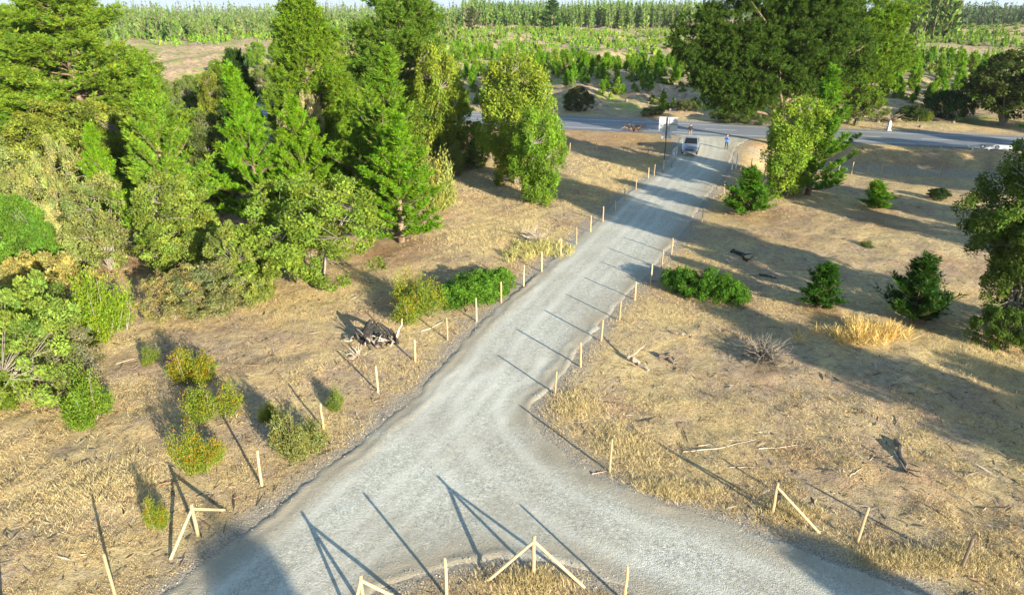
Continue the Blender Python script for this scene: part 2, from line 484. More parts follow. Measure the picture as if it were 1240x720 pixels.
def drive_mask(x, y):
    d = dsdf(x, y)
    mk = np.zeros((len(x), 4)); mk[:, 3] = 1
    mk[:, 0] = np.exp(-((d + 0.35) / 0.75) ** 2) * 0.95 * np.clip(0.3 + 1.2 * vnoise(x / 1.4, y / 1.4, 51), 0, 1)
    # packed ground at the corner and along the island
    for px, py, r in [(650, 500, 1.4), (700, 565, 1.3), (660, 560, 1.2), (600, 640, 1.6), (500, 680, 1.8), (560, 650, 1.2), (480, 640, 1.0), (330, 640, 1.1), (240, 700, 1.4)]:
        cx, cy = g0(px, py)
        mk[:, 1] = np.maximum(mk[:, 1], np.exp(-((x - cx) ** 2 + (y - cy) ** 2) / (r * r)))
    # worn wheel tracks along the left edge and round the corner
    def along(E):
        r = np.full(len(x), 1e9)
        for (ax, ay), (bx, by) in zip(E[:-1], E[1:]):
            ex, ey = bx - ax, by - ay; q = np.clip(((x - ax) * ex + (y - ay) * ey) / (ex * ex + ey * ey), 0, 1)
            r = np.minimum(r, np.hypot(x - ax - q * ex, y - ay - q * ey))
        return r
    dl = along(LEFT_EDGE) + 0.25 * (vnoise(x / 4, y / 4, 57) - .5); dr = along(RIGHT_EDGE) + 0.25 * (vnoise(x / 4, y / 4, 58) - .5)
    tr = sum(np.exp(-((dl - c_) / w_) ** 2) * a_ for c_, w_, a_ in ((1.35, .28, .8), (2.1, .2, .4), (2.95, .3, .9), (3.7, .22, .5), (4.5, .25, .5)))
    tr = tr + sum(np.exp(-((dr - c_) / w_) ** 2) * a_ for c_, w_, a_ in ((1.5, .25, .6), (3.2, .3, .7), (4.6, .3, .5))) * (y < 30)
    mk[:, 2] = np.clip(tr * (0.35 + 0.9 * vnoise(x / 1.6, y / 1.6, 59)), 0, 1)
    mk[:, 1] = np.maximum(mk[:, 1], 0.5 * np.exp(-((dl - 2.1) / 0.5) ** 2) * vnoise(x / 2.2, y / 2.2, 63) * (y > 22))
    mk[:, 1] = np.clip(mk[:, 1] * (0.3 + vnoise(x / .8, y / .8, 53)), 0, 1)
    return mk

dx = np.arange(-21, 36, 0.16); dyv = np.concatenate([np.arange(-7, 45, 0.16), np.arange(45, 100.5, 0.3)])
drive = grid_obj('gravel_drive', dx, dyv, drive_z, M['gravel'], drive_mask,
                 keep=lambda x, y: (dsdf(x, y) < 0.6) & (road_st(x, y)[1] < -ROAD_HALF - 0.02))
tag(drive, kind='structure')

# ------------------------------------------------------------------ highway and its paint
def strip(name, s0, s1, t0, t1, z, mat, n=60):
    mb = MB(); S = np.linspace(s0, s1, n); V = []
    for s in S:
        for t in (t0, t1):
            x, y = road_pt(s, t); V.append((x, y, z))
    mb.add(V, [(2 * i, 2 * i + 2, 2 * i + 3, 2 * i + 1) for i in range(n - 1)])
    return link(name, mb.mesh(name, mat))
tag(strip('paved_road', -420, 300, -ROAD_HALF, ROAD_HALF, ROAD_Z, M['asphalt']), kind='structure')
for t0 in (-4.0, 3.7):
    tag(strip('edge_line', -420, 300, t0, t0 + 0.17, ROAD_Z + 0.004, M['paint']), kind='structure')
tag(strip('centre_line', -420, 8, -0.1, 0.07, ROAD_Z + 0.004, M['paint']), kind='structure')
mbd = MB()
for k in range(26):
    s0 = 10 + k * 9.0
    a = [road_pt(s0, -0.1), road_pt(s0 + 4.2, -0.1), road_pt(s0 + 4.2, 0.07), road_pt(s0, 0.07)]
    mbd.add([(x, y, ROAD_Z + 0.004) for x, y in a], [(0, 1, 2, 3)])
tag(link('dashed_line', mbd.mesh('dashed_line', M['paint'])), kind='structure')

# ------------------------------------------------------------------ foliage generators (unit: metres)
def unit(v):
    v = np.asarray(v, float); return v / (np.linalg.norm(v, axis=-1, keepdims=True) + 1e-9)

def tints(n, rng, base=(1, 1, 1), sat=0.22, yel=0.12):
    b = np.clip(rng.normal(1.0, sat, (n, 1)), 0.45, 1.6)
    y = rng.normal(0, yel, n)
    t = b * np.array(base)
    t = t * np.stack([1 + y, np.ones(n), 1 - 0.6 * y], 1)
    return np.clip(t, 0.05, 4)

def needles(mb, base, d, s, rng, k=12, ln=0.26, wd=0.055, tint=(1, 1, 1), spread=0.8):
    """bottlebrush shoots: base (n,3), direction (n,3), length (n)"""
    n = len(base); s = np.broadcast_to(s, (n,))
    t = rng.random((n, k)) ** 0.8
    P = base[:, None] + d[:, None] * (s[:, None] * t)[..., None]
    r = rng.normal(size=(n, k, 3)); r -= (r * d[:, None]).sum(-1, keepdims=True) * d[:, None]; r = unit(r)
    nd = unit(d[:, None] * (0.75 + 0.5 * t[..., None]) + r * spread)
    L = ln * (0.7 + 0.6 * rng.random((n, k)))
    C = P + nd * (L * 0.5)[..., None]
    W = unit(np.cross(nd, rng.normal(size=(n, k, 3))))
    sh = tints(n, rng, tint, 0.16, 0.10)
    T = np.repeat(sh[:, None], k, 1).reshape(-1, 3) * np.clip(rng.normal(1, 0.12, (n * k, 1)), 0.6, 1.4)
    mb.leaves(C.reshape(-1, 3), nd.reshape(-1, 3), W.reshape(-1, 3), L.ravel(), (wd * (0.8 + 0.5 * rng.random(n * k))), T)

def pine_young(seed, H=8.0, R=2.3, gap=0.5, nb=6, k=13, ln=0.30, wd=0.07, z0=0.05, power=0.8, up=0.55, side=2, bare=0.25, lowk=0.55, lowt=0.18):
    rng = np.random.default_rng(seed); crown, trunk = MB(), MB()
    bend = rng.normal(0, 0.012, 2)
    zs = np.linspace(0, H, 10)
    pt = np.stack([bend[0] * zs ** 1.5, bend[1] * zs ** 1.5, zs], 1)
    trunk.tube(pt, np.linspace(0.016 * H, 0.012, 10), 7)
    B, D, S = [], [], []
    z = z0 * H
    while z < H * 0.97:
        t = z / H
        c = np.array([np.interp(z, zs, pt[:, 0]), np.interp(z, zs, pt[:, 1]), z])
        wl = rng.uniform(0.75, 1.2)
        for b in range(nb if t < 0.85 else 4):
            az = rng.random() * 2 * PI
            L = R * ((1 - t) ** power) * rng.uniform(0.6, 1.15) * wl * (lowk + (1 - lowk) * min(1, t / lowt)) + 0.12
            e = up * (0.35 + 0.9 * t) + rng.normal(0, 0.12)
            m = max(2, int(L / 0.36) + 1)
            q = np.linspace(0, 1, m + 1)[1:]
            cur = e + 0.5 * q
            steps = np.stack([np.cos(az) * np.cos(cur), np.sin(az) * np.cos(cur), np.sin(cur)], 1) * (L / m)
            path = c + np.cumsum(steps, 0)
            trunk.tube(np.vstack([c, path]), np.linspace(0.012 + 0.012 * L, 0.008, m + 1), 4, cap=False)
            for i in range(m):
                if q[i] < bare and m > 3: continue
                dr = unit(steps[i])
                for sd in range(side):
                    a2 = az + rng.choice([-1, 1]) * rng.uniform(0.3, 1.3)
                    e2 = cur[i] + rng.uniform(0.35, 1.15)
                    B.append(path[i]); D.append((np.cos(a2) * np.cos(e2), np.sin(a2) * np.cos(e2), np.sin(e2))); S.append(rng.uniform(0.15, 0.42))
                if i == m - 1:
                    B.append(path[i]); D.append(unit(dr + np.array([0, 0, 0.35]))); S.append(rng.uniform(0.3, 0.6))
        z += gap * rng.uniform(0.7, 1.25) * (0.75 + 0.5 * (1 - t))
    for q in range(4):
        B.append(pt[-1] - np.array([0, 0, 0.15 * q])); D.append(unit(np.array([rng.normal(0, .25), rng.normal(0, .25), 1]))); S.append(0.6)
    needles(crown, np.array(B), unit(np.array(D)), np.array(S), rng, k, ln, wd)
    return crown.mesh('crown', M['foliage']), trunk.mesh('trunk', M['bark'], True)

def pine_mature(seed, H=17.0, R=4.6, gap=0.75, nb=4, z0=0.1, k=24, ln=0.24, wd=0.046, flat=0.35, lump=1.0, bark='bark', crownpow=0.55):
    """old open grown pine: long limbs carrying plates of needle clumps"""
    rng = np.random.default_rng(seed); crown, trunk = MB(), MB()
    zs = np.linspace(0, H, 12)
    wob = np.cumsum(rng.normal(0, 0.05, (12, 2)), 0) * H / 17
    pt = np.stack([wob[:, 0], wob[:, 1], zs], 1)
    trunk.tube(pt, np.linspace(0.024 * H, 0.03, 12), 8)
    B, D, S, TT = [], [], [], []
    z = z0 * H
    while z < H * 0.98:
        t = z / H
        c = np.array([np.interp(z, zs, pt[:, 0]), np.interp(z, zs, pt[:, 1]), z])
        for b in range(nb):
            if rng.random() < 0.12: continue
            az = rng.random() * 2 * PI
            L = R * ((1 - t) ** crownpow) * rng.uniform(0.55, 1.2) * (0.7 + 0.3 * min(1, t / 0.2)) + 0.3
            e = rng.normal(flat * (0.3 + 1.1 * t), 0.18)
            m = max(3, int(L / 0.55))
            q = np.linspace(0, 1, m + 1)[1:]
            cur = e + 0.55 * (q - 0.3); azs = az + np.cumsum(rng.normal(0, 0.10, m))
            steps = np.stack([np.cos(azs) * np.cos(cur), np.sin(azs) * np.cos(cur), np.sin(cur)], 1) * (L / m)
            path = c + np.cumsum(steps, 0)
            trunk.tube(np.vstack([c, path]), np.linspace(0.02 + 0.02 * L, 0.012, m + 1), 5, cap=False)
            for i in range(m):
                if q[i] < 0.30: continue
                nsub = 3 if q[i] > 0.55 else 2
                for sd in range(nsub):
                    a2 = azs[i] + rng.uniform(-1.3, 1.3)
                    ls = lump * rng.uniform(0.35, 1.0) * (0.4 + 0.2 * L)
                    ls = min(ls, 1.3)
                    tip = path[i] + np.array([np.cos(a2), np.sin(a2), rng.uniform(0.1, 0.6)]) * ls
                    trunk.tube(np.array([path[i], tip]), [0.02, 0.008], 3, cap=False)
                    ct = rng.normal(1, 0.13)
                    for w in range(7):
                        o = tip + rng.normal(0, 0.20, 3) * lump
                        B.append(o); D.append(unit(np.array([np.cos(a2) * 0.6, np.sin(a2) * 0.6, 0.7]) + rng.normal(0, 0.45, 3))); S.append(rng.uniform(0.25, 0.5)); TT.append(ct)
        z += gap * rng.uniform(0.6, 1.3)
    B = np.array(B); D = unit(np.array(D)); S = np.array(S)
    needles(crown, B, D, S, rng, k, ln, wd, spread=0.95)
    return crown.mesh('crown', M['foliage']), trunk.mesh('trunk', M[bark], True)

def broadleaf(seed, lobes, nclump=120, cards=95, leaf=0.2, cr=0.55, stems=7, base_r=0.12, bark='grey_bark', droop=0.0, twig=0.35, up=0.35,
              flower=None, dead=0.0, asp=0.55, shell=0.62, spread=0.35):
    """lobes: (x,y,z,rx,ry,rz, weight)"""
    rng = np.random.default_rng(seed); crown, trunk = MB(), MB()
    W = np.array([l[3] * l[4] * l[5] for l in lobes]) ** 0.7; W /= W.sum()
    cen, nor = [], []
    for _ in range(nclump):
        l = lobes[rng.choice(len(lobes), p=W)]
        d = unit(rng.normal(size=3))
        if d[2] < -0.35 and rng.random() < 0.6: d[2] = -d[2]
        r = shell + (1.05 - shell) * rng.random() ** 0.7
        c = np.array(l[:3]) + d * np.array(l[3:6]) * r
        if c[2] < 0.15: c[2] = 0.15 + 0.3 * rng.random()
        cen.append(c); nor.append(d)
    cen = np.array(cen); nor = np.array(nor)
    # stems
    paths = []
    ordr = rng.permutation(nclump)
    top = np.array([np.mean(cen[:, 0]), np.mean(cen[:, 1]), 0])
    for i in range(stems):
        e = cen[ordr[i]]; a = rng.random() * 2 * PI
        b0 = np.array([np.cos(a), np.sin(a), 0]) * rng.random() * spread * min(1.0, base_r * 6)
        q = np.linspace(0, 1, 7)[:, None]
        mid = np.array([b0[0] + 0.25 * (e[0] - b0[0]), b0[1] + 0.25 * (e[1] - b0[1]), 0.55 * e[2]])
        p = (1 - q) ** 2 * b0 + 2 * q * (1 - q) * mid + q ** 2 * e
        p[1:-1] += rng.normal(0, 0.04 * np.linalg.norm(e), (5, 3)) * 0.5
        p[0, 2] = -0.1
        trunk.tube(p, np.linspace(base_r * rng.uniform(0.7, 1.1), base_r * 0.16, 7), 6, cap=False)
        paths.append(p)
    PP = np.concatenate([p[2:] for p in paths])
    for i in ordr[stems:]:
        if rng.random() > 0.75: continue
        e = cen[i]; dd = np.linalg.norm(PP - e, axis=1) + 0.8 * np.maximum(0, PP[:, 2] - e[2] + 0.2)
        s = PP[np.argmin(dd)]; mid = (s + e) / 2 + rng.normal(0, 0.08, 3) - np.array([0, 0, 0.05])
        trunk.tube(np.array([s, mid, e + nor[i] * twig * rng.random()]), np.array([0.3, 0.2, 0.07]) * base_r, 4, cap=False)
    # leaves
    n = nclump * cards
    cl = np.repeat(np.arange(nclump), cards)
    rr = cr * (0.75 + 0.5 * rng.random(nclump))
    d = unit(rng.normal(size=(n, 3)) + nor[cl] * 0.5 + np.array([0, 0, up * 0.5]))
    rad = rr[cl] * (0.35 + 0.65 * rng.random(n) ** 0.6)
    P = cen[cl] + d * rad[:, None] * np.array([1.0, 1.0, 0.8])
    if droop:
        dz = rng.random(n) ** 1.5 * droop
        P[:, 2] -= dz
    P[:, 2] = np.maximum(P[:, 2], 0.04)
    U = unit(d * 0.5 + rng.normal(size=(n, 3)) * 0.7 + np.array([0, 0, up - droop * 0.8]))
    nn = unit(d + 0.7 * rng.normal(size=(n, 3)))
    V = unit(np.cross(U, nn))
    ct = tints(nclump, rng, sat=0.20, yel=0.06)[cl]
    T = ct * tints(n, rng, sat=0.16, yel=0.06)
    if flower is not None:
        frac, fc = flower
        fcl = rng.random(nclump) < frac
        m = fcl[cl] & (rng.random(n) < 0.6)
        T[m] = np.array(fc) * rng.uniform(0.7, 1.2, (m.sum(), 1))
    if dead:
        m = (rng.random(nclump) < dead)[cl]
        keep = ~(m & (rng.random(n) < 0.6))
        T[m] = T[m] * np.array([1.25, 1.05, 1.15])
        P, U, V, T, n = P[keep], U[keep], V[keep], T[keep], keep.sum()
    L = leaf * np.clip(rng.lognormal(0, 0.38, n), 0.4, 2.4)
    crown.leaves(P, U, V, L, L * asp, T)
    return crown.mesh('crown', M['foliage']), trunk.mesh('trunk', M[bark], True)

def shrub(seed, R=1.0, H=1.2, n=2600, leaf=0.11, spiky=0.5, flower=None, stems=16, asp=0.3, lob=4):
    """low bush of many upright shoots; flower = list of (fraction, tint)"""
    rng = np.random.default_rng(seed); crown, trunk = MB(), MB()
    ns = max(30, int(n / 26))
    nc = 6
    ca_ = rng.random() * 6.28 + np.arange(nc) * 2 * PI / nc + rng.normal(0, 0.4, nc); cd = R * rng.uniform(0.25, 0.72, nc); cd[0] = 0.1 * R
    cr_ = R * rng.uniform(0.26, 0.5, nc); ch = H * rng.uniform(0.45, 1.0, nc); ch[0] = H
    w = cr_ ** 2; k_ = rng.choice(nc, ns, p=w / w.sum())
    a = rng.random(ns) * 2 * PI; rr = np.sqrt(rng.random(ns)) * cr_[k_]
    hh = ch[k_] * np.sqrt(np.clip(1 - (rr / (cr_[k_] * 1.12)) ** 2, 0.05, 1)) * rng.uniform(0.55, 1.2, ns)
    bx_ = np.cos(ca_[k_]) * cd[k_]; by_ = np.sin(ca_[k_]) * cd[k_]
    tip = np.stack([bx_ * 1.1 + np.cos(a) * rr, by_ * 1.1 + np.sin(a) * rr, hh], 1)
    base = np.stack([bx_ * 0.8 + np.cos(a) * rr * 0.3, by_ * 0.8 + np.sin(a) * rr * 0.3, np.full(ns, -0.03)], 1)
    for i in rng.permutation(ns)[:stems]:
        mid = base[i] * 0.4 + tip[i] * 0.6; mid[2] *= 0.8
        trunk.tube(np.array([base[i], mid, tip[i] * 1.02]), [0.025 * R, 0.015 * R, 0.006 * R], 4, cap=False)
    k = 26
    t = 1 - rng.random((ns, k)) ** 1.3 * 0.75
    ax = tip - base
    P = base[:, None] + ax[:, None] * t[..., None] + rng.normal(0, 0.05 * R ** 0.5, (ns, k, 3)) * np.array([1.2, 1.2, 0.8])
    P[..., 2] = np.maximum(P[..., 2], 0.03)
    d = unit(ax)[:, None] * spiky + rng.normal(0, 0.6, (ns, k, 3)); d = unit(d + np.array([0, 0, 0.25]))
    V = unit(np.cross(d, rng.normal(size=(ns, k, 3))))
    st = tints(ns, rng, sat=0.17, yel=0.12)
    T = np.repeat(st[:, None], k, 1) * np.clip(rng.normal(1, 0.15, (ns, k, 1)), 0.5, 1.5)
    for frac, fc in (flower or []):
        pick = rng.random(ns) < frac
        m = pick[:, None] & (t > 0.72) & (rng.random((ns, k)) < 0.7)
        T[m] = np.array(fc) * rng.uniform(0.75, 1.2, (m.sum(), 1))
    L = leaf * (0.6 + 0.8 * rng.random(ns * k))
    crown.leaves(P.reshape(-1, 3), d.reshape(-1, 3), V.reshape(-1, 3), L, L * asp, T.reshape(-1, 3))
    return crown.mesh('foliage', M['foliage']), trunk.mesh('stem', M['grey_bark'], True)

def dims(me, pct=86):
    c = np.empty(len(me.vertices) * 3, np.float32); me.vertices.foreach_get('co', c); c = c.reshape(-1, 3)
    return np.percentile(np.hypot(c[:, 0], c[:, 1]), pct), np.percentile(c[:, 2], 99.7)

PROTO = {}
def proto(key, pair): PROTO[key] = (*pair, *dims(pair[0], 93 if key[0] in ('young', 'mature', 'olive') else 94))

for i in range(4): proto(('young', i), pine_young(100 + i, H=8.5, R=2.25 + 0.15 * i, k=26, ln=0.19, wd=0.036, gap=0.36, nb=7, side=4, up=0.8, power=0.78, lowk=0.7))
for i in range(4): proto(('mature', i), pine_mature(200 + i, H=16, R=[4.2, 5.0, 4.6, 3.8][i], flat=[0.35, 0.25, 0.45, 0.5][i], gap=0.50, nb=5, z0=0.06))
LB = {0: [(0, 0, 1.2, 2.6, 2.4, 1.0), (0, 0, 3.4, 2.6, 2.6, 1.9), (-1.8, -.6, 2.2, 1.7, 1.7, 1.5), (1.8, .3, 2.3, 1.8, 1.7, 1.6), (0.3, -1.5, 2.4, 1.8, 1.5, 1.5)],
      1: [(0, 0, 1.1, 1.7, 1.7, 1.0), (0, 0, 3.2, 1.9, 1.9, 2.6), (0.9, 0.5, 2.2, 1.6, 1.5, 1.8), (-1.1, -0.3, 2.0, 1.4, 1.5, 1.6), (-0.4, 0.3, 4.6, 1.2, 1.2, 1.5)],
      2: [(0, 0, 1.0, 2.8, 2.2, 0.9), (-1.4, 0, 2.2, 2.0, 1.9, 1.7), (1.5, 0.3, 2.6, 1.9, 1.7, 1.9), (0.1, -1.0, 2.0, 2.0, 1.6, 1.5), (0.2, 1.1, 3.0, 1.6, 1.5, 1.5)]}
for i in range(3): proto(('olive', i), broadleaf(300 + i, LB[i], nclump=230, cards=190, leaf=0.105, cr=0.40, stems=11, base_r=0.07, twig=0.4))
for i in range(2): proto(('scraggy', i), broadleaf(320 + i, LB[2 - i], nclump=190, cards=150, leaf=0.095, cr=0.38, stems=14, base_r=0.055, twig=0.7, dead=0.4))
proto(('weep', 0), broadleaf(340, [(0, 0, 5.6, 2.0, 2.0, 2.3), (0.9, -.3, 4.2, 1.7, 1.7, 2.0), (-0.9, .3, 3.6, 1.6, 1.6, 2.0), (0.2, .2, 2.1, 1.4, 1.4, 1.6), (0, 0, 1.0, 1.3, 1.3, .9)], nclump=260, cards=190, leaf=0.12, cr=0.45, stems=8, base_r=0.09, droop=0.6, up=0.0))
proto(('round', 0), broadleaf(350, [(0, 0, 1.5, 1.9, 1.9, 1.5), (1.1, -.4, 1.1, 1.2, 1.2, 1.1), (-1.1, .3, 1.2, 1.2, 1.2, 1.1)], nclump=160, cards=190, leaf=0.095, cr=0.38, stems=8, base_r=0.06, twig=.2))
proto(('round', 1), broadleaf(351, [(0, 0, 1.2, 2.2, 1.7, 1.2), (1.5, .2, .9, 1.3, 1.2, .9), (-1.4, -.3, 1.0, 1.2, 1.3, .9)], nclump=160, cards=190, leaf=0.09, cr=0.36, stems=8, base_r=0.05, twig=.3))
for i in range(3): proto(('bush', i), shrub(400 + i, n=11000, leaf=0.075))
YEL = [(0.35, (1.8, 1.15, 0.6)), (0.14, (2.6, 1.0, 0.5))]
RED = [(0.35, (1.8, 1.15, 0.6)), (0.14, (3.0, 0.75, 0.9))]
for i in range(2): proto(('yellow', i), shrub(410 + i, n=13000, leaf=0.055, spiky=1.0, flower=YEL, asp=0.35))
proto(('redtip', 0), shrub(420, n=13000, leaf=0.055, spiky=0.9, flower=RED, asp=0.35))
for i in range(3): proto(('little', i), pine_young(500 + i, H=2.9, R=1.15, gap=0.20, nb=6, k=20, ln=0.19, wd=0.035, z0=0.03, power=0.8, up=0.95, side=4, bare=0.0, lowk=0.4, lowt=0.3))
for i in range(3): proto(('sapling', i), pine_young(520 + i, H=3.0, R=0.85, gap=0.28, nb=5, k=12, ln=0.28, wd=0.065, z0=0.03, power=0.7, up=0.75, side=2, bare=0.0))
proto(('fern', 0), broadleaf(360, [(0, 0, .65, 2.2, 1.5, .65), (1.3, .3, .55, 1.3, 1.1, .55), (-1.2, -.1, .55, 1.2, 1.1, .5)], nclump=230, cards=190, leaf=0.085, cr=0.26, stems=9, base_r=0.05, droop=0.25, up=0.25, asp=0.42, twig=.2, shell=.4))
proto(('farpine', 0), pine_young(540, H=12, R=3.2, gap=0.8, nb=5, k=10, ln=0.5, wd=0.16, z0=0.08, power=0.8, up=0.35, bare=0.2))
proto(('bigleaf', 0), broadleaf(370, [(0, 0, 7.5, 3.6, 3.6, 3.2), (-1.8, .6, 5.5, 3.0, 2.6, 2.4), (1.6, -1, 5.2, 3.0, 2.8, 2.4), (.4, 1.6, 4.2, 2.6, 2.4, 2.0), (-.8, -1.4, 3.2, 2.4, 2.2, 1.6)], nclump=260, cards=120, leaf=0.28, cr=0.75, stems=12, base_r=0.2, bark='grey_bark', droop=0.6, up=0.0, twig=.6))

def plant(key, name, label, cat, base, H, R, color, group=None, rz=None, parts=('crown', 'trunk'), lean=0.0):
    cm, tm, pr, ph = PROTO[key]
    e = empty(name, base, label, cat, group, RNG.random() * 6.283 if rz is None else rz)
    e.scale = (R / pr, R / pr, H / ph)
    if lean: e.rotation_euler[1] = lean
    j = RNG.normal(0, 0.05)
    c = link(parts[0], cm, e); c.color = (color[0] * (1 + j), color[1], color[2] * (1 - j), 1)
    link(parts[1], tm, e)
    return e

PB = (0.15, 0.285, 0.013); PM = (0.15, 0.25, 0.018); PD = (0.09, 0.16, 0.02); OL = (0.165, 0.24, 0.032)
OG = (0.205, 0.25, 0.07); YG = (0.19, 0.265, 0.03); PT = (0.36, 0.34, 0.15); LM = (0.22, 0.33, 0.022); DK = (0.05, 0.10, 0.018); BR = (0.19, 0.17, 0.05)

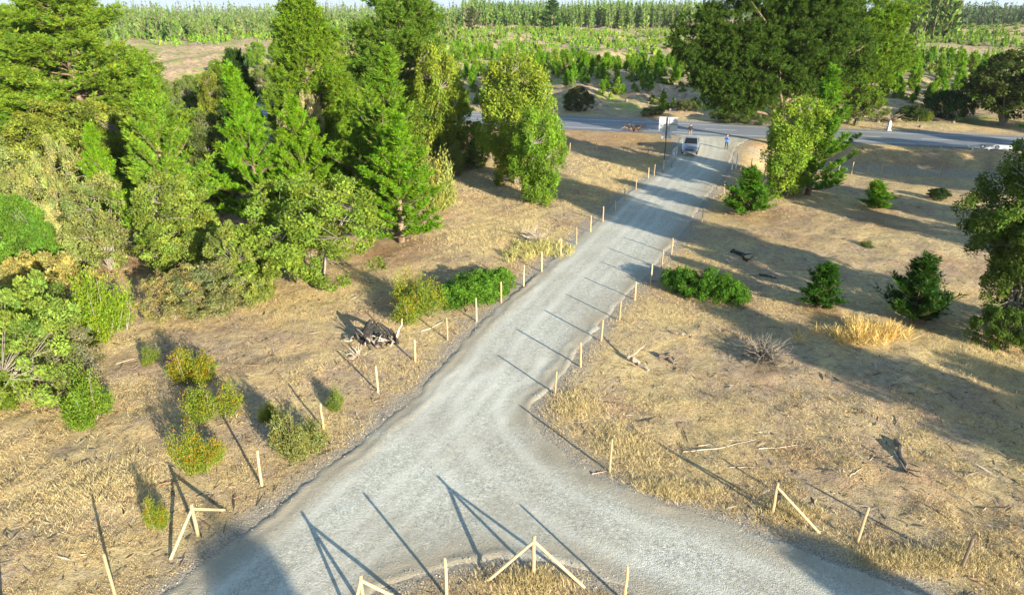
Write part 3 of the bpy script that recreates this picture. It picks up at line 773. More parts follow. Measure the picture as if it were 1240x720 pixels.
# species, variant, base px, base py, top py, width px, colour, name, category, label
TREES = [
 ('olive', 0, 388, 345, 213, 182, OL, 'broadleaf_tree', 'tree', 'wide grey green multi-stemmed tree at the forest edge with pale stems showing at its foot'),
 ('young', 0, 486, 293, 140, 88, PB, 'pine_tree', 'pine', 'bright green young pine at the forest edge, its bare lower trunk standing in red litter'),
 ('young', 1, 462, 258, 62, 96, PM, 'pine_tree', 'pine', 'tall slim pine with pale trunk showing, just behind the forest edge pine'),
 ('weep', 0, 532, 207, 55, 62, YG, 'broadleaf_tree', 'tree', 'yellow green leafy tree beside the big dark pine, facing the road bend'),
 ('mature', 0, 497, 196, -38, 132, (0.12, 0.205, 0.022), 'pine_tree', 'pine', 'tallest dark green pine of the left wood, its top out of the picture'),
 ('mature', 3, 388, 215, -12, 98, PM, 'pine_tree', 'pine', 'tall light green pine with thin upright top, left of the dark pine'),
 ('young', 2, 322, 272, 82, 88, PB, 'pine_tree', 'pine', 'vivid green young pine standing behind the wide grey green tree, left of two'),
 ('young', 3, 378, 268, 120, 92, PB, 'pine_tree', 'pine', 'vivid green young pine standing behind the wide grey green tree, right of two'),
 ('scraggy', 0, 372, 225, 105, 46, PT, 'dead_tree', 'tree', 'half dead tan tree poking out between the green pines'),
 ('young', 1, 218, 312, 92, 98, (0.17, 0.27, 0.022), 'pine_tree', 'pine', 'bright young pine with bare pale leader, behind the olive bush tree'),
 ('olive', 1, 228, 332, 208, 102, (0.195, 0.255, 0.04), 'broadleaf_tree', 'tree', 'upright olive green bush tree with grey twigs in front of the pine with bare leader'),
 ('scraggy', 1, 135, 326, 212, 80, OG, 'broadleaf_tree', 'tree', 'grey green scraggy tree between the olive bush tree and pale shrubs'),
 ('scraggy', 0, 82, 300, 168, 72, (0.25, 0.275, 0.08), 'broadleaf_tree', 'tree', 'pale straw green half bare tree below the big spreading pine'),
 ('olive', 1, 15, 282, 160, 74, (0.25, 0.28, 0.08), 'broadleaf_tree', 'tree', 'grey green tree at the left border, above the bright green bush'),
 ('young', 2, 142, 292, 150, 60, PB, 'pine_tree', 'pine', 'small bright pine between pale scraggy trees'),
 ('round', 0, 28, 335, 238, 92, (0.10, 0.195, 0.02), 'bush', 'bush', 'glossy bright green bush at the left border'),
 ('round', 1, 72, 312, 246, 62, (0.35, 0.34, 0.12), 'shrub', 'shrub', 'pale yellowish dome shrub beside the glossy bright green bush'),
 ('bush', 1, 98, 318, 262, 58, (0.31, 0.35, 0.09), 'shrub', 'shrub', 'pale green low shrub right of the yellowish dome shrub'),
 ('round', 1, 62, 376, 308, 108, (0.32, 0.29, 0.09), 'shrub', 'shrub', 'flat tan green shrub above the large grey green thicket'),
 ('bush', 2, 128, 406, 328, 74, (0.19, 0.275, 0.02), 'bush', 'bush', 'lime green upright bush beside the large grey green thicket'),
 ('olive', 2, 42, 482, 340, 150, (0.185, 0.265, 0.045), 'broadleaf_tree', 'tree', 'large grey green thicket tree at lower left border'),
 ('scraggy', 1, 98, 478, 392, 74, (0.22, 0.22, 0.11), 'bush', 'bush', 'grey twiggy bush on the right side of the large thicket'),
 ('bush', 0, 107, 515, 455, 66, (0.15, 0.22, 0.02), 'shrub', 'shrub', 'green tufty shrub with long shoots at the foot of the grey twiggy bush'),
 ('bush', 1, 20, 485, 440, 50, (0.13, 0.20, 0.02), 'shrub', 'shrub', 'dark green low shrub under the thicket at the left border'),
 ('scraggy', 0, 212, 386, 325, 84, (0.24, 0.24, 0.09), 'bush', 'bush', 'dry olive bush in front of the upright bush tree, left of two'),
 ('scraggy', 1, 262, 382, 318, 98, (0.22, 0.24, 0.08), 'bush', 'bush', 'dry olive bush in front of the upright bush tree, right of two'),
 ('olive', 2, 302, 365, 272, 84, (0.19, 0.24, 0.05), 'broadleaf_tree', 'tree', 'low leafy tree on the left flank of the wide grey green tree'),
 ('mature', 1, 118, 215, -18, 190, (0.165, 0.265, 0.024), 'pine_tree', 'pine', 'huge spreading pine at upper left with layered boughs'),
 ('mature', 2, 40, 200, 5, 120, (0.16, 0.26, 0.026), 'pine_tree', 'pine', 'spreading pine at the upper left with slanting branches, left of the huge one'),
 ('mature', 3, 5, 225, 55, 90, (0.13, 0.24, 0.022), 'pine_tree', 'pine', 'bright green pine cut by the left border'),
 ('olive', 2, 118, 232, 118, 150, (0.185, 0.22, 0.03), 'broadleaf_tree', 'tree', 'broad brownish green canopy under the huge spreading pine'),
 ('mature', 0, 300, 190, 60, 46, DK, 'pine_tree', 'pine', 'dark narrow pine by the bare tan clearing'),
 ('olive', 0, 240, 165, 92, 52, (0.14, 0.19, 0.04), 'broadleaf_tree', 'tree', 'mid green round tree in front of the bare tan clearing'),
 ('weep', 0, 272, 185, 88, 40, (0.17, 0.21, 0.03), 'broadleaf_tree', 'tree', 'slim yellow green tree left of the dark narrow pine'),
 ('mature', 2, 190, 190, 62, 76, (0.155, 0.235, 0.035), 'pine_tree', 'pine', 'soft green pine right of the huge spreading pine'),
 ('olive', 1, 268, 250, 135, 58, (0.13, 0.155, 0.035), 'broadleaf_tree', 'tree', 'dull green tree in the shade gap left of the vivid pines'),
 ('round', 0, 571, 203, 148, 68, (0.125, 0.195, 0.025), 'bush', 'bush', 'round mid green bush beside the paved road at the wood end'),
 ('bush', 0, 536, 252, 180, 60, (0.31, 0.34, 0.09), 'shrub', 'shrub', 'pale grey green shrub at the right end of the forest edge'),
 ('bush', 2, 548, 212, 170, 36, (0.20, 0.23, 0.06), 'shrub', 'shrub', 'small green shrub behind the pale shrub at the forest end'),
 ('weep', 0, 624, 222, 66, 86, (0.18, 0.26, 0.03), 'broadleaf_tree', 'tree', 'yellow green spreading tree standing alone in the dry field, rear of two'),
 ('weep', 0, 650, 247, 132, 64, (0.155, 0.265, 0.022), 'broadleaf_tree', 'tree', 'leafy green drooping tree in the dry field, front of two touching crowns'),
 ('weep', 0, 952, 237, 118, 74, (0.20, 0.295, 0.03), 'broadleaf_tree', 'tree', 'sunlit yellow green tree beside the drive, right of the blue jacket'),
 ('young', 0, 978, 236, 84, 68, (0.125, 0.25, 0.016), 'pine_tree', 'pine', 'bright green pine leaning out behind the sunlit yellow green tree'),
 ('round', 1, 1214, 424, 372, 70, (0.10, 0.16, 0.025), 'bush', 'bush', 'leafy bush at the foot of the right border tree'),
 ('little', 0, 903, 261, 203, 46, (0.08, 0.20, 0.014), 'small_pine', 'pine', 'small dense pine beside the upper drive, in front of the yellow green tree'),
 ('little', 1, 1059, 252, 219, 28, (0.11, 0.24, 0.016), 'small_pine', 'pine', 'smallest pine, near the wooden fence in the right field'),
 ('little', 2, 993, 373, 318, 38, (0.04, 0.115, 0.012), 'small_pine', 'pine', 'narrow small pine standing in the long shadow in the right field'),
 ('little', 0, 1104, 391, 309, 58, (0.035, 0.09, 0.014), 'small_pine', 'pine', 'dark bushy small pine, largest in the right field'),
 ('fern', 0, 853, 357, 330, 96, (0.075, 0.18, 0.016), 'bush', 'bush', 'deep green low sprawling bush in the right field by the drive fence'),
 ('fern', 0, 576, 357, 333, 104, (0.125, 0.24, 0.02), 'bush', 'bush', 'fresh green low spreading bush behind the left fence posts'),
 ('yellow', 0, 505, 382, 333, 76, (0.185, 0.245, 0.03), 'flowering_shrub', 'shrub', 'yellow green shrub with orange tips above the burnt stump'),
 ('yellow', 1, 231, 460, 420, 60, (0.185, 0.245, 0.03), 'flowering_shrub', 'shrub', 'uppermost of three yellow tipped shrubs in the left field'),
 ('yellow', 0, 253, 505, 462, 70, (0.185, 0.245, 0.03), 'flowering_shrub', 'shrub', 'middle of three yellow tipped shrubs in the left field, widest'),
 ('redtip', 0, 239, 568, 516, 58, (0.185, 0.245, 0.03), 'flowering_shrub', 'shrub', 'lowest of three shrubs in the left field with red dead twigs'),
 ('yellow', 1, 190, 638, 600, 30, (0.185, 0.245, 0.03), 'flowering_shrub', 'shrub', 'small lone yellowish shrub near the braced corner post'),
 ('bush', 1, 356, 550, 496, 68, (0.205, 0.225, 0.07), 'shrub', 'shrub', 'grey green rounded shrub beside the drive with red leaves at its foot'),
 ('yellow', 0, 328, 508, 484, 24, (0.185, 0.245, 0.03), 'flowering_shrub', 'shrub', 'small yellowish shrub behind the grey green rounded shrub'),
 ('bush', 0, 408, 496, 470, 28, (0.17, 0.21, 0.04), 'shrub', 'shrub', 'small green shrub by a fence post on the left side'),
 ('bush', 2, 183, 438, 418, 24, (0.18, 0.22, 0.03), 'shrub', 'shrub', 'small green shrub left of the three yellow tipped shrubs'),
 ('bush', 2, 515, 280, 270, 20, (0.14, 0.20, 0.03), 'shrub', 'shrub', 'tiny green shrub on bare ground right of the trunked pine'),
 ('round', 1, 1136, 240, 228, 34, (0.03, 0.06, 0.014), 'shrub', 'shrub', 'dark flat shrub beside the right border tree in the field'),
 ('bush', 1, 1050, 298, 290, 18, (0.13, 0.15, 0.04), 'shrub', 'shrub', 'tiny olive shrub alone in the right field'),
 ('bush', 0, 787, 46, 40, 8, (0.1, 0.16, 0.03), 'shrub', 'shrub', 'speck of green shrub on the far clearing'),
 # across the highway
 ('olive', 0, 1035, 152, 102, 58, (0.12, 0.165, 0.035), 'bush', 'bush', 'olive green bush across the paved road right of the great pine'),
 ('round', 0, 1103, 147, 127, 32, (0.05, 0.09, 0.018), 'bush', 'bush', 'small dark round bush across the paved road beside the white marker'),
 ('bush', 2, 1120, 147, 133, 18, (0.17, 0.21, 0.03), 'shrub', 'shrub', 'yellow green little shrub right of the dark round bush'),
 ('round', 1, 1146, 143, 109, 58, (0.035, 0.075, 0.016), 'hedge_bush', 'bush', 'dark wide bush across the paved road, left of the right border trees'),
 ('bigleaf', 0, 1214, 148, 62, 86, (0.055, 0.085, 0.018), 'broadleaf_tree', 'tree', 'dark round tree across the paved road at the right border'),
 ('round', 0, 700, 134, 105, 34, (0.10, 0.12, 0.03), 'bush', 'bush', 'brownish green bush across the paved road right of the lone tree'),
 ('round', 1, 831, 134, 121, 30, (0.12, 0.135, 0.04), 'bush', 'bush', 'flat olive bush on the far verge left of the great pine'),
 ('round', 1, 790, 137, 129, 30, (0.20, 0.21, 0.06), 'bush', 'bush', 'pale low bush on the far verge behind the sign'),
 ('round', 1, 893, 149, 132, 64, (0.10, 0.135, 0.03), 'bush', 'bush', 'long low green bush on the far verge below the great pine crown'),
 ('farpine', 0, 668, 38, -3, 28, (0.06, 0.125, 0.025), 'pine_tree', 'pine', 'lone full pine on the far side of the clearing'),
 ('farpine', 0, 607, 34, 4, 13, (0.06, 0.11, 0.03), 'pine_tree', 'pine', 'slim distant pine left of the lone full pine'),
 ('farpine', 0, 572, 38, 8, 18, (0.09, 0.12, 0.04), 'pine_tree', 'pine', 'thin olive distant tree at the left of the clearing'),
 ('farpine', 0, 1098, 28, -14, 24, (0.06, 0.115, 0.025), 'pine_tree', 'pine', 'tall distant pine right of the great pine, first of the dark stand'),
 ('farpine', 0, 1120, 27, -20, 26, (0.045, 0.095, 0.025), 'pine_tree', 'pine', 'tall distant pine in the middle of the dark stand'),
 ('farpine', 0, 1140, 26, -10, 22, (0.09, 0.135, 0.03), 'pine_tree', 'pine', 'tall distant pine at the sunlit right end of the dark stand'),
]
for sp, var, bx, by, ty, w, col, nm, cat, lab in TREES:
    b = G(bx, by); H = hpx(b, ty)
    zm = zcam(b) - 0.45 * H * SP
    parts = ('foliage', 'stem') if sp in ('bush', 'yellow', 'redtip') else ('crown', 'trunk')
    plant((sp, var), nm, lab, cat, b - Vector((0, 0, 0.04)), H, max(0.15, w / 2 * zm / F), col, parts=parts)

def unique_tree(pair, name, label, cat, base, color, rz=0):
    e = empty(name, base, label, cat, None, rz)
    c = link('crown', pair[0], e); c.color = (*color, 1)
    link('trunk', pair[1], e)
    return e

# the great pine beyond the highway: two merged halves
def great_pine(seed, lobes, nclump, limbs, H, bark='bark', tint=1.0):
    rng = np.random.default_rng(seed); crown, trunk = MB(), MB()
    zs = np.linspace(-0.3, H * 0.85, 9)
    wob = np.cumsum(rng.normal(0, 0.10, (9, 2)), 0)
    pt = np.stack([wob[:, 0], wob[:, 1], zs], 1)
    trunk.tube(pt, np.linspace(0.55, 0.12, 9), 9)
    W = np.array([l[3] * l[4] * l[5] for l in lobes]) ** 0.67; W /= W.sum()
    B, D, S = [], [], []; tips = []
    for _ in range(nclump):
        l = lobes[rng.choice(len(lobes), p=W)]
        d = unit(rng.normal(size=3)); r = 0.6 + 0.45 * rng.random() ** 0.8
        c = np.array(l[:3]) + d * np.array(l[3:6]) * r
        if c[2] < 1.0: continue
        tips.append(c)
        cs = rng.uniform(0.5, 0.95)
        for w in range(13):
            o = c + rng.normal(0, 0.42, 3) * cs * np.array([1.4, 1.4, 0.7])
            B.append(o); D.append(unit(d * 0.5 + np.array([0, 0, 0.6]) + rng.normal(0, 0.5, 3))); S.append(rng.uniform(0.3, 0.6))
    tips = np.array(tips)
    for i in range(limbs):
        e = tips[rng.integers(len(tips))]; z = np.clip(e[2] * rng.uniform(0.35, 0.75), 1.5, H * 0.7)
        s = np.array([np.interp(z, zs, pt[:, 0]), np.interp(z, zs, pt[:, 1]), z])
        q = np.linspace(0, 1, 6)[:, None]
        p = s + (e - s) * q + np.array([0, 0, 1.0]) * (q * (1 - q)) * rng.uniform(-1.2, 1.2) + np.concatenate([np.zeros((1, 3)), rng.normal(0, 0.18, (5, 3))])
        L = np.linalg.norm(e - s)
        trunk.tube(p, np.linspace(0.06 + 0.022 * L, 0.03, 6), 5, cap=False)
    needles(crown, np.array(B), unit(np.array(D)), np.array(S), rng, 22, 0.32, 0.07, spread=1.0)
    return crown.mesh('crown', M['foliage']), trunk.mesh('trunk', M[bark], True)

b = G(938, 190)
unique_tree(great_pine(601, [(x * .74, y * .74, 1.2 + z * .80, a * .74, b_ * .74, c_ * .80) for x, y, z, a, b_, c_ in [(-8, 0, 15.5, 7, 6, 5), (-10, -1, 11, 6, 5, 4.5), (-4, -2, 9.5, 6.5, 5, 4.2), (2, -1, 15, 7, 6, 6), (-6, 0, 6.6, 5, 4, 2.4), (-14, 0, 14.5, 4.8, 4, 4),
            (2, -2, 10, 5, 4, 3.5), (-8, -1, 6.4, 5, 4, 2.6), (-12, -1, 9.5, 4, 3.5, 3.2), (-4, -3, 13, 6, 4, 4), (8, 0, 12, 5, 5, 5), (0, 0, 19, 7, 6, 4)]], 1350, 40, 18),
            'great_pine', 'huge dark green spreading pine right of the drive top, its top out of the picture', 'pine', b, (0.062, 0.115, 0.014))
b = G(1004, 146)
unique_tree(great_pine(602, [(x * .8, y * .8, z, a * .82, b_ * .82, c_) for x, y, z, a, b_, c_ in [(0, 0, 15.5, 7, 6, 5), (3, -1, 11, 6.5, 5, 5), (4, 0, 6, 5, 4, 3.5), (-2, -1, 8, 5, 5, 4), (5, 0, 16, 6, 5, 4), (7, -1, 9, 4.5, 4, 4), (-4, -2, 4, 4, 3, 2.5)]], 700, 30, 20),
            'pine_tree', 'large yellow green pine merging with the right side of the huge dark pine', 'pine', b, (0.14, 0.235, 0.016))

# right border tree, close to the camera
b = G(1217, 406)
unique_tree(broadleaf(610, [(1.4, 0, 8.8, 3.2, 3.0, 2.6), (-.6, .5, 7.4, 2.3, 2.2, 1.8), (0.8, -.8, 5.8, 2.5, 2.2, 1.9), (-1.2, 1.0, 5.6, 1.5, 1.6, 1.2), (1.2, .2, 3.4, 2.2, 2.0, 1.7), (-1.9, .6, 6.4, 1.3, 1.2, .9), (0.3, -0.2, 1.0, 2.3, 1.8, 1.1), (-0.6, .4, 2.6, 1.3, 1.3, 1.0), (-2.4, .8, 7.0, 1.2, 1.2, .8), (2.4, 1.0, 10.6, 2.4, 2.2, 1.8), (2.8, -1, 6.0, 2.4, 2.2, 3.2), (0, 0, 4.2, 1.7, 1.7, 1.2), (1.8, -.5, 2.0, 2.2, 1.8, 1.6)],
            shell=0.4, nclump=720, cards=210, leaf=0.11, cr=0.45, stems=7, base_r=0.13, bark='grey_bark', droop=0.45, up=0.0, twig=0.5, spread=.5),
            'broadleaf_tree', 'tall dark leafy tree with curved grey trunk filling the right border', 'tree', b, (0.085, 0.135, 0.02))

# trees standing outside the picture on the right and behind: they cast the long bands of shade
OFF = [('bigleaf', 51, 37, 9.2, 2.8), ('mature', 42.5, 38, 10.5, 2.2), ('mature', 45.5, 44, 12.5, 2.2), ('bigleaf', 63, 49, 10.5, 4.5), ('bigleaf', 71, 55, 11, 4.5), ('mature', 80, 60, 13, 4.2), ('bigleaf', 57.5, 60.5, 9.5, 3.8),
       ('mature', 34.0, 5.6, 9.4, 3.1), ('bigleaf', 38.0, 7.5, 6.8, 2.2), ('bigleaf', 21.5, 0.5, 5.3, 1.8), ('mature', 92, 67, 13, 4.5)]
for k, (sp, x, y, H, R) in enumerate(OFF):
    plant((sp, 0), 'field_tree', 'leafy tree outside the picture on the right, throwing long shade across the field', 'tree', (x, y, hz(x, y)), H, R, (0.08, 0.13, 0.02), group='trees beyond the right border')
plant(('bigleaf', 0), 'field_tree', 'leafy tree standing behind the camera, shading the lower left of the drive', 'tree', (12.4, -12.6, 0), 9.5, 1.8, (0.08, 0.13, 0.02))

# understorey and mid distance wood
def scatter(rect, n, keys, hrange, wratio, cols, name, label, cat, group, parts=('crown', 'trunk'), seed=1):
    rng = np.random.default_rng(seed); x0, y0, x1, y1 = rect
    for i in range(n):
        p = G(rng.uniform(x0, x1), rng.uniform(y0, y1))
        H = rng.uniform(*hrange); c = cols[rng.integers(len(cols))]
        plant(keys[rng.integers(len(keys))], name, label, cat, p, H, H * wratio * rng.uniform(0.8, 1.25), c, group, parts=parts)
scatter((-10, 215, 430, 262), 26, [('round', 0), ('olive', 1), ('round', 1)], (1.6, 3.6), 0.62, [OL, (0.11, 0.15, 0.03), (0.16, 0.18, 0.05)], 'understorey_bush', 'dull green bush in the shade under the left pines', 'bush', 'bushes under the pines', seed=3)
WD = ([('olive', 0), ('olive', 1), ('mature', 2), ('mature', 3), ('young', 1)], 0.34, [PM, OL, (0.16, 0.22, 0.035), YG], 'woodland_tree', 'mid green tree in the depth of the left wood', 'tree', 'trees in the depth of the left wood')
for rc, n_, hr, sd_ in (((10, 130, 190, 205), 18, (5, 9), 4), ((190, 150, 350, 205), 14, (2.4, 4.2), 6), ((350, 130, 480, 205), 12, (5, 9), 8)):
    scatter(rc, n_, WD[0], hr, *WD[1:], seed=sd_)
scatter((150, 62, 440, 108), 22, [('olive', 0), ('olive', 2), ('young', 1), ('round', 0)], (3.0, 6.5), 0.42, [PM, (0.15, 0.20, 0.05), (0.19, 0.22, 0.06)], 'clearing_tree', 'green bushy tree on the tan clearing behind the left wood', 'tree', 'bushy trees on the tan clearing', seed=5)

# ------------------------------------------------------------------ young pine plantation on the felled land
rng = np.random.default_rng(77)
cand = []
ca, sa = math.cos(0.32), math.sin(0.32)
for i in np.arange(-260, 330, 2.5):
    for j in np.arange(60, 420, 3.6):
        x = i * ca - j * sa + rng.normal(0, 0.7) + 60; y = i * sa + j * ca + rng.normal(0, 0.7)
        s, t = road_st(x, y)
        if t < 11 or t > 300 or y < 60: continue
        zc = y * CP + CAM_H * SP; u = x / zc
        if abs(u) > 0.85: continue
        px = 620 + F * u
        if px < 540 and t < 120: continue
        if vnoise(x / 17, y / 17, 61) < (0.22 if t < 38 else 0.40) or vnoise(x / 6, y / 6, 67) < 0.36 or rng.random() < 0.2: continue
        if t < 24 and rng.random() < 0.45: continue
        cand.append((x, y, px, zc))
cand.sort(key=lambda c: c[3])
vis = [c for c in cand if (555 < c[2] < 820) or (1045 < c[2] < 1195)][:290]
vset = set(id(c) for c in vis)
SAPC = [(0.15, 0.31, 0.014), (0.18, 0.32, 0.02), (0.13, 0.27, 0.018), (0.21, 0.31, 0.03)]
for k, (x, y, px, zc) in enumerate(vis):
    H = float(np.clip(rng.normal(3.0, 0.6), 1.7, 4.4))
    plant(('sapling', k % 3), 'pine_sapling', 'young green pine sapling in the planted rows on the felled land beyond the paved road', 'sapling', (x, y, hz(x, y)), H, H * rng.uniform(0.19, 0.28), SAPC[rng.integers(4)], 'planted pine saplings')

def mass(name, pts, hs, rs, cols, seed, tiers=5, per=5, leaf=0.9, trunk_show=0.0):
    """many simple trees as one body: rings of drooping sprays"""
    rng = np.random.default_rng(seed); mb = MB()
    n = len(pts); pts = np.array(pts); hs = np.array(hs); rs = np.array(rs)
    K = tiers * per
    t = np.tile(np.repeat((np.arange(tiers) + 0.35) / tiers, per), (n, 1)) + rng.normal(0, 0.05, (n, K))
    t = np.clip(t, 0.02, 1.0); tt = trunk_show + (1 - trunk_show) * t
    a = rng.random((n, K)) * 2 * PI
    R = rs[:, None] * (1 - t) ** 0.75 * rng.uniform(0.5, 1.1, (n, K)) * 0.6
    C = np.stack([pts[:, None, 0] + np.cos(a) * R, pts[:, None, 1] + np.sin(a) * R, pts[:, None, 2] + hs[:, None] * tt], -1).reshape(-1, 3)
    U = unit(np.stack([np.cos(a) * 0.7, np.sin(a) * 0.7, np.full((n, K), 0.75)], -1) + rng.normal(0, 0.3, (n, K, 3))).reshape(-1, 3)
    V = unit(np.cross(U, rng.normal(size=U.shape)))
    L = (leaf * rs[:, None] * rng.uniform(0.8, 1.5, (n, K)) * (1.15 - 0.6 * t)).ravel()
    cc = np.array(cols)[rng.integers(len(cols), size=n)]
    T = np.repeat(cc * np.clip(rng.normal(1, 0.15, (n, 1)), .6, 1.4), K, 0) * tints(n * K, rng, sat=0.18, yel=0.08)
    mb.leaves(C, U, V, L, L * 0.55, T)
    # stems
    tr = []; fs = []
    for i in range(n):
        p = pts[i]; w = 0.02 * hs[i] + 0.03; k = len(tr)
        for ang in (0, 2.1, 4.2): tr.append((p[0] + w * math.cos(ang), p[1] + w * math.sin(ang), p[2] - 0.3))
        for ang in (0, 2.1, 4.2): tr.append((p[0] + .3 * w * math.cos(ang), p[1] + .3 * w * math.sin(ang), p[2] + hs[i] * 0.85))
        fs += [(k, k + 1, k + 4, k + 3), (k + 1, k + 2, k + 5, k + 4), (k + 2, k, k + 3, k + 5)]
    mb.add(tr, fs, (0.15, 0.115, 0.085))
    return link(name, mb.mesh(name, M['grass']))

rest = [c for c in cand if id(c) not in vset]
z = height(np.array([c[0] for c in rest]), np.array([c[1] for c in rest]))
o = mass('distant_saplings', [(c[0], c[1], zz) for c, zz in zip(rest, z)], np.clip(rng.normal(2.7, 0.5, len(rest)), 1.5, 4), rng.uniform(0.55, 0.95, len(rest)), SAPC, 5, 7, 6, 0.8)
tag(o, 'distant rows of young pines covering the felled land', 'saplings', kind='stuff')

def band(n, x0, x1, y0, y1, h0, h1, r, seed, clear=None, dens=None):
    rng = np.random.default_rng(seed); P, Hh = [], []
    while len(P) < n:
        px = rng.uniform(x0, x1); y = rng.uniform(y0, y1)
        zc = y * CP + CAM_H * SP; x = (px - 620) / F * zc
        if clear and clear(px, y): continue
        if dens is not None and vnoise(x / dens, y / dens, seed) < 0.42: continue
        P.append((x, y, hz(x, y))); Hh.append(rng.uniform(h0, h1) * (0.40 + 0.75 * vnoise(x / 34, y / 34, seed + 3) + 0.4 * vnoise(x / 9, y / 9, seed + 5)))
    return P, Hh, np.full(n, r) * rng.uniform(0.8, 1.25, n)
FARC = [(0.085, 0.16, 0.025), (0.11, 0.195, 0.03), (0.14, 0.21, 0.045)]
# wood beyond the tan clearing at upper left
P, Hh, R = band(1700, -60, 560, 255, 800, 4, 9, 2.4, 21, dens=40)
tag(mass('distant_wood', P, Hh, R, FARC + [(0.14, 0.17, 0.05)], 22, 6, 6, 0.8), 'mixed green wood spreading to the horizon at upper left', 'wood', kind='stuff')
# plantation wall behind the clearing
P, Hh, R = band(1500, 560, 850, 470, 640, 12, 16, 2.4, 23)
tag(mass('plantation_wood', P, Hh, R, [(0.12, 0.21, 0.035), (0.14, 0.23, 0.04), (0.10, 0.19, 0.035)], 24, 9, 6, 0.62, trunk_show=0.18), 'straight wall of tall planted pines behind the clearing', 'wood', kind='stuff')
P, Hh, R = band(420, 1080, 1150, 290, 420, 17, 24, 3.2, 25)
tag(mass('dark_stand', P, Hh, R, FARC, 26, 7, 6, 0.75, trunk_show=0.12), 'dark stand of tall pines right of the great pine', 'wood', kind='stuff')
P, Hh, R = band(2600, -80, 1330, 1000, 2100, 14, 24, 5, 27)
tag(mass('horizon_wood', P, Hh, R, FARC, 28, 5, 5, 0.8), 'tree line along the horizon', 'wood', kind='stuff')
P, Hh, R = band(1000, 1130, 1330, 560, 900, 12, 17, 3, 29)
tag(mass('right_horizon_wood', P, Hh, R, [(0.045, 0.095, 0.025), (0.06, 0.115, 0.03)], 30, 5, 5, 0.8), 'dark tree line on the horizon at far right', 'wood', kind='stuff')
P, Hh, R = band(2200, 540, 1300, 150, 470, 0.8, 2.2, 1.1, 31, dens=16)
tag(mass('clearing_scrub', P, Hh, R * 1.1, [(0.16, 0.24, 0.03), (0.20, 0.24, 0.06), (0.13, 0.22, 0.025)], 32, 3, 6, 1.0), 'low olive scrub scattered over the felled land', 'scrub', kind='stuff')
P, Hh, R = band(520, 548, 1240, 112, 170, 0.5, 1.3, 0.8, 35, clear=lambda px, y: road_st((px - 620) / F * (y * CP + CAM_H * SP), y)[1] < 11, dens=9)
tag(mass('verge_scrub', P, Hh, R, [(0.17, 0.25, 0.03), (0.22, 0.25, 0.07), (0.14, 0.22, 0.025)], 36, 4, 7, 0.9), 'low green undergrowth between the nearest saplings on the felled land', 'scrub', kind='stuff')
P, Hh, R = band(420, -40, 560, 118, 190, 1.0, 3.0, 1.6, 33, clear=lambda px, y: 165 < px < 365, dens=18)
tag(mass('left_scrub', P, Hh, R * 1.1, [(0.14, 0.18, 0.045), (0.20, 0.21, 0.07), (0.09, 0.14, 0.03)], 34, 4, 6, 0.9), 'green scrub between the left wood and the tan clearing', 'scrub', kind='stuff')

# ------------------------------------------------------------------ dry grass
def blades(name, label, pts, hgt, spread, nb, cols, seed, wd=0.02, keepz=True):
    rng = np.random.default_rng(seed); n = len(pts); pts = np.array(pts)
    z = height(pts[:, 0], pts[:, 1])
    base = np.stack([pts[:, 0], pts[:, 1], z], 1)
    k = nb
    hh = np.broadcast_to(hgt, (n,))[:, None] * rng.uniform(0.5, 1.2, (n, k))
    off = rng.normal(0, 1, (n, k, 2)) * np.broadcast_to(spread, (n,))[:, None, None]
    d = unit(np.concatenate([rng.normal(0, 0.55, (n, k, 2)), np.full((n, k, 1), 0.5 if hgt is None or np.max(hgt) < 0.25 else 0.85)], -1))
    B = base[:, None] + np.concatenate([off, np.full((n, k, 1), -0.02)], -1)
    C = B + d * (hh / 2)[..., None]
    V = unit(np.cross(d, rng.normal(size=d.shape)))
    cc = np.array(cols)
    tcol = cc[rng.integers(len(cols), size=n)]
    T = np.repeat(tcol[:, None], k, 1) * np.clip(rng.normal(1, 0.15, (n, k, 1)), 0.5, 1.5)
    mb = MB(); mb.leaves(C.reshape(-1, 3), d.reshape(-1, 3), V.reshape(-1, 3), hh.ravel(), (wd * (0.7 + 0.6 * rng.random(n * k))), T.reshape(-1, 3))
    o = link(name, mb.mesh(name, M['grass'])); tag(o, label, 'grass', kind='stuff'); return o

def field(n, seed, ymin, ymax, thr, sc):
    rng = np.random.default_rng(seed); out = []
    m = n * 4
    v = rng.random(m)
    # more of them near the camera, where they show
    y = ymin * (ymax / ymin) ** v
    zc = y * CP + CAM_H * SP
    x = rng.uniform(-0.80, 0.80, m) * zc
    d = dsdf(x, y); s, t = road_st(x, y)
    dens = 0.6 * vnoise(x / sc, y / sc, 71) + 0.4 * vnoise(x / (sc * 0.25), y / (sc * 0.25), 73)
    ok = (d > 0.25) & (np.abs(t) > ROAD_HALF + 0.8) & (t < ROAD_HALF + 14) & (dens > thr)
    x, y = x[ok], y[ok]
    return np.stack([x, y], 1)[:n]
STRAW = [(0.55, 0.42, 0.21), (0.48, 0.37, 0.20), (0.62, 0.49, 0.26), (0.38, 0.30, 0.18), (0.56, 0.39, 0.17), (0.30, 0.24, 0.15)]
p = field(72000, 81, 13, 97, 0.45, 4.0)
blades('dry_grass', 'short dry straw coloured grass over the fields', p, 0.10, 0.10, 8, STRAW, 82, 0.0095)
p = field(13000, 83, 13, 97, 0.55, 7.0)
blades('tall_dry_grass', 'taller golden grass patches in the fields', p, 0.22, 0.13, 9, [(0.60, 0.47, 0.22), (0.55, 0.44, 0.23), (0.64, 0.52, 0.27), (0.56, 0.40, 0.18)], 84, 0.010)
